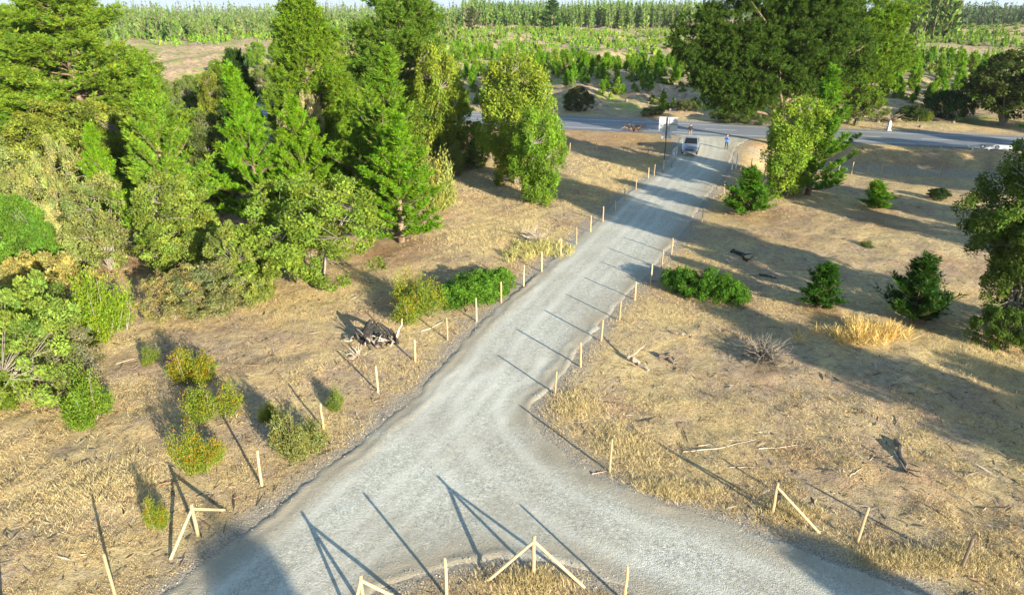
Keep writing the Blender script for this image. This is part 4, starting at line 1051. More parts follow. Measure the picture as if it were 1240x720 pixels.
# grass along the edges and field by the gate
def patch(px, py, r, n, seed, ry=None):
    rng = np.random.default_rng(seed); c = G(px, py); ry = ry or r
    a = rng.normal(0, 0.5, (n, 2)); return np.stack([c.x + a[:, 0] * r, c.y + a[:, 1] * ry], 1)
Q = np.concatenate([patch(745, 205, 7, 1300, 1, 9), patch(700, 232, 7, 1100, 2, 7), patch(640, 285, 4, 350, 3), patch(800, 195, 3, 400, 4), patch(925, 215, 2.2, 300, 5, 5), patch(560, 225, 4, 400, 6, 7),
                    patch(700, 490, 1.3, 260, 7), patch(800, 595, 2.0, 420, 8, .5), patch(760, 540, 1.3, 300, 9), patch(960, 620, 1.0, 260, 10, .4), patch(1120, 680, 2.4, 500, 11, .5), patch(640, 705, 1.3, 330, 12, .5),
                    patch(120, 590, 2.2, 380, 13), patch(560, 290, 4, 300, 14), patch(1200, 440, 2.5, 250, 15), patch(1090, 145, 6, 160, 16, 2)])
Q = Q[dsdf(Q[:, 0], Q[:, 1]) > 0.15]
blades('edge_grass', 'golden grass thick along the drive edges and by the gate', Q, 0.27, 0.14, 11, [(0.60, 0.48, 0.23), (0.53, 0.44, 0.23), (0.66, 0.54, 0.29)], 85, 0.011)
Q = np.concatenate([patch(648, 300, 1.6, 60, 21), patch(670, 305, 1.2, 30, 22), patch(630, 310, 1.2, 24, 24)])
blades('grass_tussocks', 'pale green tussocks around the dead brush left of the drive', Q, 0.5, 0.14, 26, [(0.42, 0.40, 0.14), (0.50, 0.45, 0.17)], 86, 0.03)
o = blades('golden_tussock', 'tall golden grass tussock below the narrow small pine', patch(1046, 404, 1.9, 70, 23, 1.0), 0.75, 0.13, 34, [(0.72, 0.52, 0.17), (0.62, 0.46, 0.18)], 87, 0.03)
del o['kind']; o['category'] = 'grass clump'

# loose stones and litter
def stones(name, label, pts, size, seed, cols, zoff=0.0, mat='stone'):
    rng = np.random.default_rng(seed); pts = np.array(pts); n = len(pts)
    z = np.maximum(height(pts[:, 0], pts[:, 1]), drive_z(pts[:, 0], pts[:, 1]))
    octa = np.array([(1, 0, 0), (0, 1, 0), (-1, 0, 0), (0, -1, 0), (0, 0, .8), (0, 0, -.8)])
    S = size * rng.uniform(0.5, 1.5, (n, 1, 1)); an = rng.random(n) * 6.28
    R = np.zeros((n, 3, 3)); R[:, 0, 0] = np.cos(an); R[:, 0, 1] = -np.sin(an); R[:, 1, 0] = np.sin(an); R[:, 1, 1] = np.cos(an); R[:, 2, 2] = 1
    V = np.einsum('nij,kj->nki', R, octa) * S * rng.uniform(0.6, 1.3, (n, 6, 1)) + np.stack([pts[:, 0], pts[:, 1], z + zoff], 1)[:, None]
    tri = np.array([(0, 1, 4), (1, 2, 4), (2, 3, 4), (3, 0, 4), (1, 0, 5), (2, 1, 5), (3, 2, 5), (0, 3, 5)])
    F_ = (np.arange(n)[:, None, None] * 6 + tri).reshape(-1, 3)
    cc = np.array(cols)[rng.integers(len(cols), size=n)] * rng.uniform(0.7, 1.3, (n, 1))
    mb = MB(); mb.add(V.reshape(-1, 3), F_, np.repeat(cc, 8, 0))
    o = link(name, mb.mesh(name, M[mat])); tag(o, label, 'stones', kind='stuff'); return o
rng = np.random.default_rng(90)
m = 60000; y = 13 * (95 / 13) ** rng.random(m); zc = y * CP + CAM_H * SP; x = rng.uniform(-.8, .8, m) * zc
d = dsdf(x, y); ok = np.abs(d - 0.1) < 0.5 * rng.random(m) ** 0.6
stones('edge_stones', 'loose grey stones along the edges of the drive', np.stack([x, y], 1)[ok][:5000], 0.026, 91, [(.8, .78, .7), (.95, .92, .85), (0.5, 0.48, 0.44)])
ok = d < -0.3
stones('drive_stones', 'loose grey stones scattered over the drive', np.stack([x, y], 1)[ok][:7000], 0.015, 92, [(1.0, .98, .92), (1.1, 1.08, 1.0), (0.5, 0.5, 0.46), (.4, .4, .37)])

def litter(n, seed, rect=None):
    rng = np.random.default_rng(seed); m = n * 3
    y = 13 * (90 / 13) ** rng.random(m); zc = y * CP + CAM_H * SP; x = rng.uniform(-.8, .8, m) * zc
    d = dsdf(x, y); s, t = road_st(x, y); ok = (d > 0.5) & (t < -8)
    x, y = x[ok][:n], y[ok][:n]; n = len(x)
    L = rng.lognormal(-1.5, 0.6, n); a = rng.random(n) * 6.28
    z = height(x, y)
    U = np.stack([np.cos(a), np.sin(a), rng.normal(0, 0.15, n)], 1); U = unit(U)
    V = unit(np.cross(U, np.array([0, 0.3, 1.0]) + rng.normal(0, .5, (n, 3))))
    cc = np.array([(0.30, 0.25, 0.20), (0.45, 0.40, 0.33), (0.10, 0.08, 0.06), (0.07, 0.055, 0.045), (0.36, 0.22, 0.12)])[rng.integers(5, size=n)]
    mb = MB(); mb.leaves(np.stack([x, y, z + 0.035], 1), U, V, L, 0.03 + 0.05 * L, cc)
    o = link('twig_litter', mb.mesh('twig_litter', M['grass'])); tag(o, 'small broken twigs and bark scattered over the dry ground', 'twigs', kind='stuff')
litter(9000, 95)

# ------------------------------------------------------------------ fence posts
def post_mesh(seed, h=1.25, r=0.048):
    rng = np.random.default_rng(seed); mb = MB()
    zs = np.array([-0.25, 0, 0.4, 0.9, h - 0.03, h]); n = len(zs)
    p = np.stack([rng.normal(0, 0.006, n), rng.normal(0, 0.006, n), zs], 1)
    mb.tube(p, np.array([1, 1.03, 1, .97, .93, .8]) * r * rng.uniform(.88, 1.12), 8, [(1, 1, 1), (.78, .77, .76), (1.08, 1.0, .88), (.66, .66, .66)][seed % 4])
    return mb.mesh('post', M['post'], False)
POSTS = [post_mesh(700 + i) for i in range(4)]
def place_post(px, py, ty, label, group, tilt=0.0, name='fence_post'):
    b = G(px, py); h = max(0.7, min(1.75, hpx(b, ty)))
    o = link(name, POSTS[random.randrange(4)], None, b)
    o.scale = (1.0, 1.0, h / 1.25); o.rotation_euler = (random.gauss(0, .02), random.gauss(0, .02) + tilt, random.random() * 6)
    tag(o, label, 'fence post', group)
    return o
ORD = ['first', 'second', 'third', 'fourth', 'fifth', 'sixth', 'seventh', 'eighth', 'ninth', 'tenth', 'eleventh', 'twelfth', 'thirteenth', 'fourteenth', 'fifteenth', 'sixteenth', 'seventeenth', 'eighteenth', 'nineteenth', 'twentieth']
LEFT_POSTS = [(392, 519, 488), (458, 474, 443), (503, 438, 411), (542, 411, 384), (577, 389, 361), (607, 366, 341), (634, 347, 321), (656, 329, 304), (679, 310, 289), (698, 296, 275), (715, 281, 261), (730, 269, 250), (745, 256, 242), (756, 244, 228), (770, 230, 216), (785, 216, 203), (792, 213, 199)]
for k, (px, py, ty) in enumerate(LEFT_POSTS):
    place_post(px, py, ty, f'pale post, {ORD[k]} up from the grey green shrub on the left drive fence', 'posts of the left drive fence')
place_post(317, 588, 547, 'leaning pale post with white top, left of the drive below the grey green shrub', 'posts of the left drive fence', -0.06)
place_post(140, 722, 671, 'nearest pale post at the bottom left, left of the drive', 'posts of the left drive fence', -0.03)
place_post(2, 745, 690, 'pale post at the bottom left corner of the picture', 'posts of the left drive fence')
RIGHT_POSTS = [(672, 477, 449), (703, 444, 414), (728, 413, 387), (750, 388, 364), (769, 363, 341), (788, 342, 320), (801, 325, 302), (813, 308, 288), (837, 283, 267), (850, 268, 252), (876, 238, 220)]
for k, (px, py, ty) in enumerate(RIGHT_POSTS):
    place_post(px, py, ty, f'pale wooden post, {ORD[k]} up from the junction corner along the right drive fence', 'posts of the right drive fence')
place_post(738, 571, 531, 'single pale post at the right corner of the gravel junction', 'posts of the right branch fence')
place_post(1038, 656, 615, 'leaning post beside the right branch, between the braced post and the dark post', 'posts of the right branch fence', 0.08)
o = place_post(1164, 688, 648, 'dark weathered post with cut orange top near the bottom right', 'posts of the right branch fence', 0.08)
me = o.data.copy(); o.data = me; me.materials[0] = simple('weathered_post', (0.16, 0.12, 0.085), 0.85, var=0.3, scale=12)
place_post(541, 722, 675, 'pale post on the grassy island, left of the braced post', 'posts of the island fence')
place_post(756, 728, 686, 'pale post on the grassy island, right of the braced post', 'posts of the island fence')
for px, py, ty, lab in [(886, 206, 184, 'white gate post on the right side of the drive, left of a pair'), (891, 204, 186, 'white gate post on the right side of the drive, right of a pair')]:
    b = G(px, py); o = link('gate_post', POSTS[0].copy(), None, b); o.scale = (1.3, 1.3, hpx(b, ty) / 1.25); o.data.materials[0] = M['white']
    tag(o, lab, 'gate post', 'pair of white gate posts')
for k, (px, py, ty) in enumerate([(895, 214, 199), (909, 206, 192), (917, 203, 186), (924, 222, 202)]):
    place_post(px, py, ty, f'pale post, {ORD[k]} in the short fence between gate posts and yellow green tree', 'posts right of the gate')
FARP = [(1015, 212, 200), (1031, 211, 196), (1050, 213, 201), (1067, 211, 198), (1083, 213, 204), (1100, 213, 200), (1119, 215, 205), (1137, 215, 201), (1153, 216, 208)]
for k, (px, py, ty) in enumerate(FARP):
    place_post(px, py, ty, f'{ORD[k]} wooden post from the left in the fence below the road bank at right', 'posts of the fence below the bank')
for k, (px, py, ty) in enumerate([(690, 184, 173), (705, 185, 175), (722, 182, 173), (737, 186, 177), (755, 188, 179), (784, 192, 180)]):
    place_post(px, py, ty, f'{ORD[k]} small pale post from the lone trees in the fence left of the sign', 'posts of the fence left of the sign')
for k, (px, py, ty) in enumerate([(1087, 146, 136), (1111, 148, 139), (1133, 142, 137), (1159, 138, 132)]):
    place_post(px, py, ty, f'{ORD[k]} thin post from the white marker along the far verge', 'posts on the far verge')

def braced(px, py, ty, feet, label):
    b = G(px, py); h = hpx(b, ty)
    e = empty('braced_post', b, label, 'fence post', 'braced corner posts')
    p = link('post', POSTS[1], e); p.scale = (1.15, 1.15, h / 1.25)
    for fx, fy in feet:
        f = G(fx, fy) - b
        mb = MB(); mb.tube(np.array([(0, 0, h * 0.86), tuple(Vector((0, 0, h * .86)).lerp(f, .5)), tuple(f)]), [0.045, 0.05, 0.048], 8)
        link('brace', mb.mesh('brace', M['post']), e)
    return e
braced(240, 648, 610, [(206, 677), (272, 617)], 'corner post with two diagonal braces on the left of the drive')
braced(646, 695, 648, [(590, 703), (708, 711)], 'corner post with two diagonal braces on the grassy island')
braced(441, 738, 696, [(425, 752), (500, 733)], 'corner post with braces at the bottom edge, left on the island')
braced(935, 622, 584, [(993, 646)], 'corner post with one long brace on the right branch')

# ------------------------------------------------------------------ gate and sign
a = G(813, 203); c = G(825, 197)
dv = Vector((c.x - a.x, c.y - a.y, 0)); wv = dv.normalized(); wid = 2.3; hgt = hpx(a, 182)
wv = Vector((0.40, 0.916, 0))
e = empty('field_gate', a, 'open grey metal field gate with mesh panels beside the pickup', 'gate', None, math.atan2(wv.y, wv.x))
fr = MB()
for z in (0.12, hgt * 0.55, hgt): fr.tube([(0, 0, z), (wid, 0, z)], 0.042, 8)
for x in (0, wid * 0.5, wid): fr.tube([(x, 0, 0.12 if x else 0.0), (x, 0, hgt)], 0.042, 8)
link('gate_frame', fr.mesh('gate_frame', simple('pale_galvanised', (.62, .62, .60), .5, .2), True), e)
ms = MB()
for x in np.arange(0.12, wid, 0.12): ms.tube([(x, 0.0, 0.12), (x, 0.0, hgt)], 0.004, 3, cap=False)
for z in np.arange(0.24, hgt, 0.14): ms.tube([(0, 0.01, z), (wid, 0.01, z)], 0.004, 3, cap=False)
link('mesh_panel', ms.mesh('mesh_panel', M['steel']), e)
pl = MB(); pl.box((0.42, -0.04, hgt * 0.78), (0.42, 0.015, 0.32)); link('notice_plate', pl.mesh('notice_plate', M['white']), e)
gp = MB(); gp.tube([(0, 0, -0.2), (0, 0, hgt + 0.1)], 0.055, 8); link('hinge_post', gp.mesh('hinge_post', M['steel'], True), e)

b = G(803, 209); zt = hpx(b, 142)
e = empty('road_sign', b, 'back of a large white road sign on a tall dark pole beside the gate', 'road sign', None, -0.2)
mb = MB(); mb.tube([(0, 0, -0.2), (0, 0, 1.35)], 0.055, 8); link('post_sleeve', mb.mesh('post_sleeve', M['post'], True), e)
mb = MB(); mb.tube([(0, 0, 1.35), (0, 0, zt)], 0.045, 8); link('pole', mb.mesh('pole', M['dark_steel'], True), e)
zb = hpx(b, 159); zl = hpx(b, 168)
mb = MB(); mb.box((0.1, 0.085, (zt + zb) / 2), (1.85, 0.02, zt - zb)); link('sign_panel', mb.mesh('sign_panel', M['sign']), e)
mb = MB(); mb.box((0.02, 0.085, (zb + zl) / 2 - 0.02), (0.95, 0.02, zb - zl - 0.04)); link('lower_panel', mb.mesh('lower_panel', M['sign']), e)
mb = MB(); mb.box((0.1, 0.055, (zt + zb) / 2), (1.85, 0.035, 0.05)); mb.box((-0.1, 0.06, (zt + zl) / 2), (0.04, 0.03, zt - zl - 0.1)); mb.box((0.22, 0.06, (zt + zb) / 2), (0.04, 0.03, zt - zb))
link('bracing', mb.mesh('bracing', M['dark_steel']), e)

# marker and guard rail
b = G(1079, 143)
e = empty('roadside_marker', b, 'white concrete marker standing across the paved road by the dark round bush', 'marker', None)
mb = MB(); mb.tube([(0, 0, -0.2), (0, 0, 1.0), (0, 0, 1.25), (0, 0, 1.36)], [0.26, 0.24, 0.2, 0.08], 8); link('body', mb.mesh('body', simple('marker_white', (.5, .53, .56), .7), False), e)
mb = MB(); mb.box((0, 0, 0.05), (0.62, 0.62, 0.2)); link('plinth', mb.mesh('plinth', M['stone']), e)

def bar_along(p0, p1, z, mb, h=0.3):
    prof = [(0, -h / 2), (0.05, -h / 4), (0, 0), (0.05, h / 4), (0, h / 2)]
    d = (p1 - p0); d.normalize(); nrm = Vector((d.y, -d.x, 0)); V = []
    for p in (p0, p1):
        for o_, zz in prof: V.append(tuple(p + nrm * o_ + Vector((0, 0, z + zz))))
        for o_, zz in prof[::-1]: V.append(tuple(p + nrm * (o_ - 0.02) + Vector((0, 0, z + zz))))
    k = 10
    mb.add(V, [(i, (i + 1) % k, k + (i + 1) % k, k + i) for i in range(k)])
s0 = road_st(*g0(1110, 178, ROAD_Z))[0]; s1 = road_st(*g0(1166, 178, ROAD_Z))[0]; s2 = s1 + 4.9
e = empty('guard_rail', Vector((*road_pt(s0, -6.3), hz(*road_pt(s0, -6.3)))), 'low grey steel guard rail along the near side of the paved road', 'guard rail')
org = e.location
mb = MB(); A = Vector((*road_pt(s0, -6.3), 0)) - Vector((org.x, org.y, 0)); B_ = Vector((*road_pt(s1, -6.3), 0)) - Vector((org.x, org.y, 0))
bar_along(A, B_, 0.42, mb, 0.26); link('beam', mb.mesh('beam', M['steel']), e)
for k in range(5):
    q = A.lerp(B_, k / 4); mb = MB(); mb.box((q.x + 0.03, q.y + 0.10, 0.15), (0.1, 0.1, 0.8), math.atan2(RD[1], RD[0])); link('rail_post', mb.mesh('rail_post', M['steel']), e)
# white barrier with two round holes
p0 = Vector((*road_pt(s1 + 0.15, -6.3), hz(*road_pt(s1, -6.3)))); ang = math.atan2(RD[1], RD[0])
e = empty('white_barrier', p0, 'white roadside barrier with two dark rings at the end of the guard rail', 'barrier', None, ang)
def plate_with_holes(L, h, th, holes, r, taper=0.25):
    bm = bmesh.new(); nseg = 24
    mb = MB()
    xs = sorted([0.0, L] + [x - r * 1.6 for x in holes] + [x + r * 1.6 for x in holes])
    zb = 0.22
    def top(x): return zb + h * (0.55 + 0.45 * min(1, x / (L * 0.25)))
    def slab(x0, x1):
        V = []
        for y in (-th / 2, th / 2): V += [(x0, y, zb), (x1, y, zb), (x1, y, top(x1)), (x0, y, top(x0))]
        mb.add(V, [(0, 1, 2, 3), (7, 6, 5, 4), (0, 4, 5, 1), (3, 2, 6, 7), (1, 5, 6, 2), (4, 0, 3, 7)])
    for i in range(0, len(xs) - 1, 2): slab(xs[i], xs[i + 1])
    for hx in holes:
        zc_ = zb + h / 2; V = []; 
        for y in (-th / 2, th / 2):
            for i in range(nseg):
                a_ = 2 * PI * i / nseg; ca_, sa_ = math.cos(a_), math.sin(a_)
                V.append((hx + r * ca_, y, zc_ + r * sa_))
                m_ = max(abs(ca_), abs(sa_)); x_ = hx + 1.6 * r * ca_ / m_; z_ = zc_ + (h / 2) * sa_ / m_
                V.append((x_, y, min(z_, top(x_))))
        fs = []
        for i in range(nseg):
            j = (i + 1) % nseg
            fs.append((2 * i, 2 * j, 2 * j + 1, 2 * i + 1)); o_ = 2 * nseg
            fs.append((o_ + 2 * i + 1, o_ + 2 * j + 1, o_ + 2 * j, o_ + 2 * i))
            fs.append((2 * i, o_ + 2 * i, o_ + 2 * j, 2 * j))
            fs.append((2 * i + 1, 2 * j + 1, o_ + 2 * j + 1, o_ + 2 * i + 1))
        mb.add(V, fs)
    bm.free()
    return mb
link('barrier_panel', plate_with_holes(4.8, 0.5, 0.1, [1.45, 2.95], 0.2).mesh('barrier_panel', simple('dull_white', (.52, .52, .50), .6)), e)
for hx in (1.45, 2.95):
    mb = MB(); an = np.linspace(0, 2 * PI, 17)
    mb.tube([(hx + 0.2 * math.cos(t_), -0.06, 0.47 + 0.2 * math.sin(t_)) for t_ in an], 0.05, 6, cap=False)
    link('dark_ring', mb.mesh('dark_ring', M['dark_steel'], True), e)
for hx in (0.5, 2.2, 4.2):
    mb = MB(); mb.box((hx, 0.09, 0.15), (0.12, 0.06, 0.75)); link('leg', mb.mesh('leg', M['white']), e)

# ------------------------------------------------------------------ dead wood
def branch_path(rng, p, d, L, n=7, wig=0.12):
    pts = [np.array(p, float)]; d = unit(np.array(d, float))
    for i in range(n - 1):
        d = unit(d + rng.normal(0, wig, 3)); pts.append(pts[-1] + d * L / (n - 1))
    return np.array(pts)
def brush(name, px, py, r, h, n, label, cat, seed, mat='dead', tint=(1, 1, 1), thick=0.018):
    rng = np.random.default_rng(seed); mb = MB(); b = G(px, py)
    for i in range(n):
        a_ = rng.random() * 6.28; q = rng.random() ** 0.6 * r * 0.6
        d = (math.cos(a_) * rng.uniform(0.4, 1.2), math.sin(a_) * rng.uniform(.4, 1.2), rng.uniform(-0.05, 0.8))
        z = rng.random() * h * 0.5 + 0.03
        pth = branch_path(rng, (math.cos(a_) * q * rng.uniform(-.4, 1), math.sin(a_) * q, z), d, r * rng.uniform(0.35, 1.0), 5, 0.25)
        pth[:, 2] = np.clip(pth[:, 2], 0.02, h * 1.2)
        mb.tube(pth, np.linspace(thick * rng.uniform(.6, 1.4), 0.004, 5), 4, np.array(tint) * rng.uniform(0.6, 1.35), cap=False)
    o = link(name, mb.mesh(name, M[mat]), None, b); tag(o, label, cat); return o
brush('brush_pile', 925, 434, 1.35, 0.85, 300, 'grey dead brush heap in the right field', 'brush pile', 801, tint=(0.5, 0.5, 0.47))
brush('brush_pile', 647, 292, 1.5, 0.8, 110, 'pale dead brush heap left of the drive among green tussocks', 'brush pile', 802, tint=(1.15, 1.1, 1.0))
brush('twig_heap', 432, 432, 0.7, 0.4, 40, 'pale twig heap below the burnt stump', 'twigs', 803, tint=(1.3, 1.25, 1.15))
brush('branch_heap', 770, 158, 2.4, 0.7, 60, 'heap of reddish broken branches behind the sign', 'branches', 804, tint=(0.8, 0.6, 0.5), thick=0.05)
brush('brush_pile', 745, 81, 5.0, 2.2, 160, 'large brown slash heap on the felled land left of the great pine', 'brush pile', 805, tint=(0.8, 0.7, 0.6), thick=0.09)
brush('brush_pile', 1078, 120, 3.0, 1.0, 90, 'grey slash heap across the paved road behind the white marker', 'brush pile', 806, tint=(0.7, 0.62, 0.55), thick=0.06)
brush('twig_heap', 905, 213, 1.3, 0.7, 70, 'heap of dry reddish twigs behind the white gate posts', 'twigs', 807, tint=(0.95, 0.72, 0.6))
brush('twig_heap', 700, 236, 0.8, 1.0, 26, 'dry pale stalks standing in the golden grass left of the drive', 'twigs', 808, tint=(1.1, 1.0, .9))

def log(name, pts, r, label, seed, mat='dead', tint=(1, 1, 1), cat='log', forks=2):
    rng = np.random.default_rng(seed); mb = MB()
    if cat == 'stick': r = r * 0.6
    W = [G(*q) for q in pts]; o0 = W[0].copy()
    P_ = np.array([tuple(w - o0) for w in W])
    q = np.linspace(0, len(P_) - 1, 9)
    P2 = np.stack([np.interp(q, np.arange(len(P_)), P_[:, k]) for k in range(3)], 1)
    P2[:, 2] += r * 0.8 + rng.normal(0, r * 0.4, 9); P2[:, :2] += rng.normal(0, r * 0.7, (9, 2))
    mb.tube(P2, np.linspace(r, r * 0.45, 9) * rng.uniform(0.8, 1.2, 9), 7, tint)
    for f in range(forks):
        i = rng.integers(2, 8); a_ = rng.random() * 6.28
        mb.tube(branch_path(rng, P2[i], (math.cos(a_), math.sin(a_), 0.35), rng.uniform(3, 8) * r, 4, .2), np.linspace(r * 0.4, r * 0.12, 4), 5, tint)
    o = link(name, mb.mesh(name, M[mat]), None, o0); tag(o, label, cat); return o
log('fallen_log', [(757, 435), (772, 440), (783, 448)], 0.16, 'split weathered log with pale splintered end in the right field', 811, tint=(0.95, 0.9, 0.85))
log('fallen_log', [(797, 432), (808, 436), (815, 440)], 0.13, 'short dark log right of the splintered log', 812, tint=(0.45, 0.4, 0.36))
log('fallen_log', [(812, 403), (826, 406), (838, 409)], 0.08, 'thin broken log above the two short logs in the right field', 813, tint=(0.7, 0.62, 0.55))
log('charred_log', [(886, 305), (898, 311), (908, 318)], 0.17, 'black charred branch lying in the shade band of the right field', 814, 'char', forks=4)
log('fallen_log', [(876, 316), (884, 318), (890, 317)], 0.09, 'pale short log beside the black charred branch', 815, tint=(1.4, 1.3, 1.2), forks=0)
log('charred_log', [(919, 333), (930, 336), (940, 338)], 0.08, 'thin dark log in shade right of the charred branch', 816, 'char', tint=(2, 1.7, 1.5), forks=0)
log('fallen_log', [(1086, 535), (1092, 555), (1100, 578)], 0.10, 'dark crooked root lying in the lower right field', 817, tint=(0.40, 0.37, 0.34), forks=3)
log('stick', [(1028, 577), (1042, 568), (1058, 551)], 0.03, 'bent pale stick in the lower right field', 818, tint=(1.5, 1.4, 1.2), forks=0, cat='stick')
log('stick', [(826, 547), (870, 543), (915, 532)], 0.035, 'long pale stick above bare earth, left of a crossing pair', 819, tint=(1.5, 1.45, 1.3), forks=1, cat='stick')
log('stick', [(845, 540), (885, 533), (912, 532)], 0.03, 'pale stick crossing the long stick', 820, tint=(1.4, 1.35, 1.2), forks=1, cat='stick')
log('stick', [(918, 543), (945, 542), (970, 538)], 0.03, 'pale stick beside rust coloured leaves', 821, tint=(1.5, 1.45, 1.3), forks=0, cat='stick')
log('stick', [(884, 566), (900, 566), (914, 565)], 0.028, 'short pale stick below the crossing sticks', 822, tint=(1.3, 1.2, 1.1), forks=0, cat='stick')
log('stick', [(972, 620), (980, 614), (988, 606)], 0.03, 'grey stick beside the single braced post', 823, tint=(1.0, .95, .9), forks=0, cat='stick')
log('stick', [(510, 401), (523, 397), (538, 388)], 0.05, 'bleached bent branch leaning beside a left fence post', 824, tint=(1.8, 1.7, 1.5), forks=0, cat='stick')
log('stick', [(716, 574), (727, 572), (738, 569)], 0.035, 'reddish stick at the foot of the junction corner post', 825, tint=(1.2, .95, .8), forks=0, cat='stick')
log('stick', [(1096, 540), (1112, 547), (1130, 556)], 0.03, 'grey stick right of the crooked root', 826, tint=(1.0, .95, .9), forks=0, cat='stick')
log('fallen_log', [(1138, 470), (1150, 476), (1160, 484)], 0.06, 'half hidden branch in the deep shade at lower right', 827, tint=(.7, .65, .6))
log('stick', [(140, 441), (152, 437), (163, 434)], 0.03, 'pale twig left of the small green shrub', 828, tint=(1.5, 1.4, 1.3), forks=0, cat='stick')

# burnt stump
b = G(462, 415)
e = empty('burnt_stump', b, 'black burnt stump arching over bleached splinters beside the left fence', 'stump')
rng = np.random.default_rng(830); mb = MB()
arch = np.array([(0.55, 0.0, -0.1), (0.5, 0.05, 0.35), (0.30, 0.08, 0.72), (0.0, 0.1, 0.95), (-0.35, 0.05, 1.0), (-0.75, 0.0, 0.8)])
q9 = np.linspace(0, 5, 16); ar = np.stack([np.interp(q9, np.arange(6), arch[:, k]) for k in range(3)], 1) + rng.normal(0, .035, (16, 3))
mb.tube(ar, np.interp(q9, np.arange(6), [0.13, 0.10, 0.12, 0.10, 0.15, 0.08]) * rng.uniform(.7, 1.3, 16), 8)
mb.tube(np.array([(0.85, -0.05, -0.1), (0.72, 0, 0.4), (0.45, 0.1, 0.75)]), [0.12, 0.1, 0.09], 7)
mb.tube(np.array([(-0.9, 0.1, -0.1), (-0.85, 0.1, 0.4), (-0.6, 0.1, 0.95), (-0.5, .15, 1.25)]), [0.28, 0.24, 0.17, 0.06], 8)
for i in range(46):
    p = rng.normal(0, 0.4, 3) * np.array([1.2, 0.7, 0.2]) + np.array([-0.6, 0.15, 0.15]); a_ = rng.random() * 6.28
    mb.tube(branch_path(rng, p, (math.cos(a_), math.sin(a_), 0.5), rng.uniform(.4, .9), 5, .3), np.linspace(rng.uniform(.03, .1), .012, 5), 5, np.array((1, 1, 1)) * rng.uniform(.6, 3))
link('charred_trunk', mb.mesh('charred_trunk', M['char']), e)
mb = MB()
for i in range(34):
    p = rng.normal(0, 0.35, 3) * np.array([1.5, 0.7, 0.25]) + np.array([-0.2, -0.05, 0.18]); a_ = rng.random() * 6.28
    mb.tube(branch_path(rng, p, (math.cos(a_), math.sin(a_), rng.uniform(-.1, .6)), rng.uniform(.3, .9), 5, .3), np.linspace(.055, .012, 5), 5, np.array((1.3, 1.27, 1.2)) * rng.uniform(.35, 1.2))
mb.tube(np.array([(0.8, 0, 0.3), (0.95, 0, 0.8), (1.1, 0, 1.0), (1.15, 0, 1.4)]), [.06, .05, .04, .012], 5, (1.6, 1.55, 1.4))
link('bleached_splinters', mb.mesh('bleached_splinters', M['dead']), e)

# stumps on the felled land
rng = np.random.default_rng(840)
mb = MB(); mb.tube([(0, 0, -.2), (0, 0, .05), (0, 0, .42), (0, 0, .45)], [.36, .32, .26, .24], 9, (.5, .46, .42))
STUMP = mb.mesh('tree_stump', M['dead'])
for k in range(26):
    p = G(rng.uniform(560, 820) if k % 3 else rng.uniform(1060, 1190), rng.uniform(88, 128))
    o = link('tree_stump', STUMP, None, p); o.scale = [rng.uniform(.6, 1.1)] * 3; o.rotation_euler[2] = rng.random() * 6
    tag(o, 'grey cut stump among saplings on the felled land', 'stump', 'cut stumps on the felled land')

# ------------------------------------------------------------------ pickup
def bevel_obj(o, w, seg=3):
    md = o.modifiers.new('bevel', 'BEVEL'); md.width = w; md.segments = seg; md.limit_method = 'ANGLE'; md.angle_limit = math.radians(35)
    for p in o.data.polygons: p.use_smooth = True
    return o
def loft(sections, close=True):
    """sections: list of equal length vertex rings"""
    mb = MB(); k = len(sections[0]); V = [p for s_ in sections for p in s_]; fs = []
    for i in range(len(sections) - 1):
        for j in range(k): fs.append((i * k + j, i * k + (j + 1) % k, (i + 1) * k + (j + 1) % k, (i + 1) * k + j))
    mb.add(V, fs)
    return mb
silver = simple('silver_paint', (0.36, 0.41, 0.47), 0.28, 0.65, 0.5, var=0.03)
glass = simple('car_glass', (0.010, 0.013, 0.017), 0.12, 0.0, 0.35, var=0.1)
rubber = simple('tyre_rubber', (0.02, 0.02, 0.02), 0.85)
blackp = simple('black_plastic', (0.03, 0.03, 0.032), 0.5)
lampm = simple('lamp_lens', (0.75, 0.77, 0.8), 0.15, 0.2)
redl = simple('tail_lens', (0.35, 0.02, 0.02), 0.25)
fb = G(834, 190)
hd = math.atan2(-0.955, -0.30)                # direction the pickup faces
e = empty('pickup_truck', fb + Vector((-math.cos(hd) * 2.65, -math.sin(hd) * 2.65, 0)), 'silver double cab pickup parked at the top of the drive facing the camera', 'pickup', None, hd)
e.location.z = hz(e.location.x, e.location.y) + 0.05
# body, x forward; ring per station: half width, z bottom, z top of flank, z of deck
def ring(x, hw, zb, zs, zt, tw):
    return [(x, -hw * .93, zb), (x, -hw, zb + .18), (x, -hw, zs), (x, -tw, zt), (x, tw, zt), (x, hw, zs), (x, hw, zb + .18), (x, hw * .93, zb)]
st = [ring(-2.66, .86, .52, .95, 1.06, .78), ring(-2.55, .92, .46, .98, 1.09, .84), ring(-1.0, .93, .40, 1.0, 1.10, .86), ring(0.95, .93, .40, .98, 1.10, .84),
      ring(1.15, .93, .42, .96, 1.08, .82), ring(2.2, .92, .45, .86, .99, .76), ring(2.5, .88, .42, .78, .90, .70), ring(2.64, .78, .42, .68, .74, .62)]
mb = loft(st)
mb.add(st[0], [(7, 6, 5, 4, 3, 2, 1, 0)]); mb.add(st[-1], [(0, 1, 2, 3, 4, 5, 6, 7)])
bevel_obj(link('body', mb.mesh('body', silver), e), 0.035)
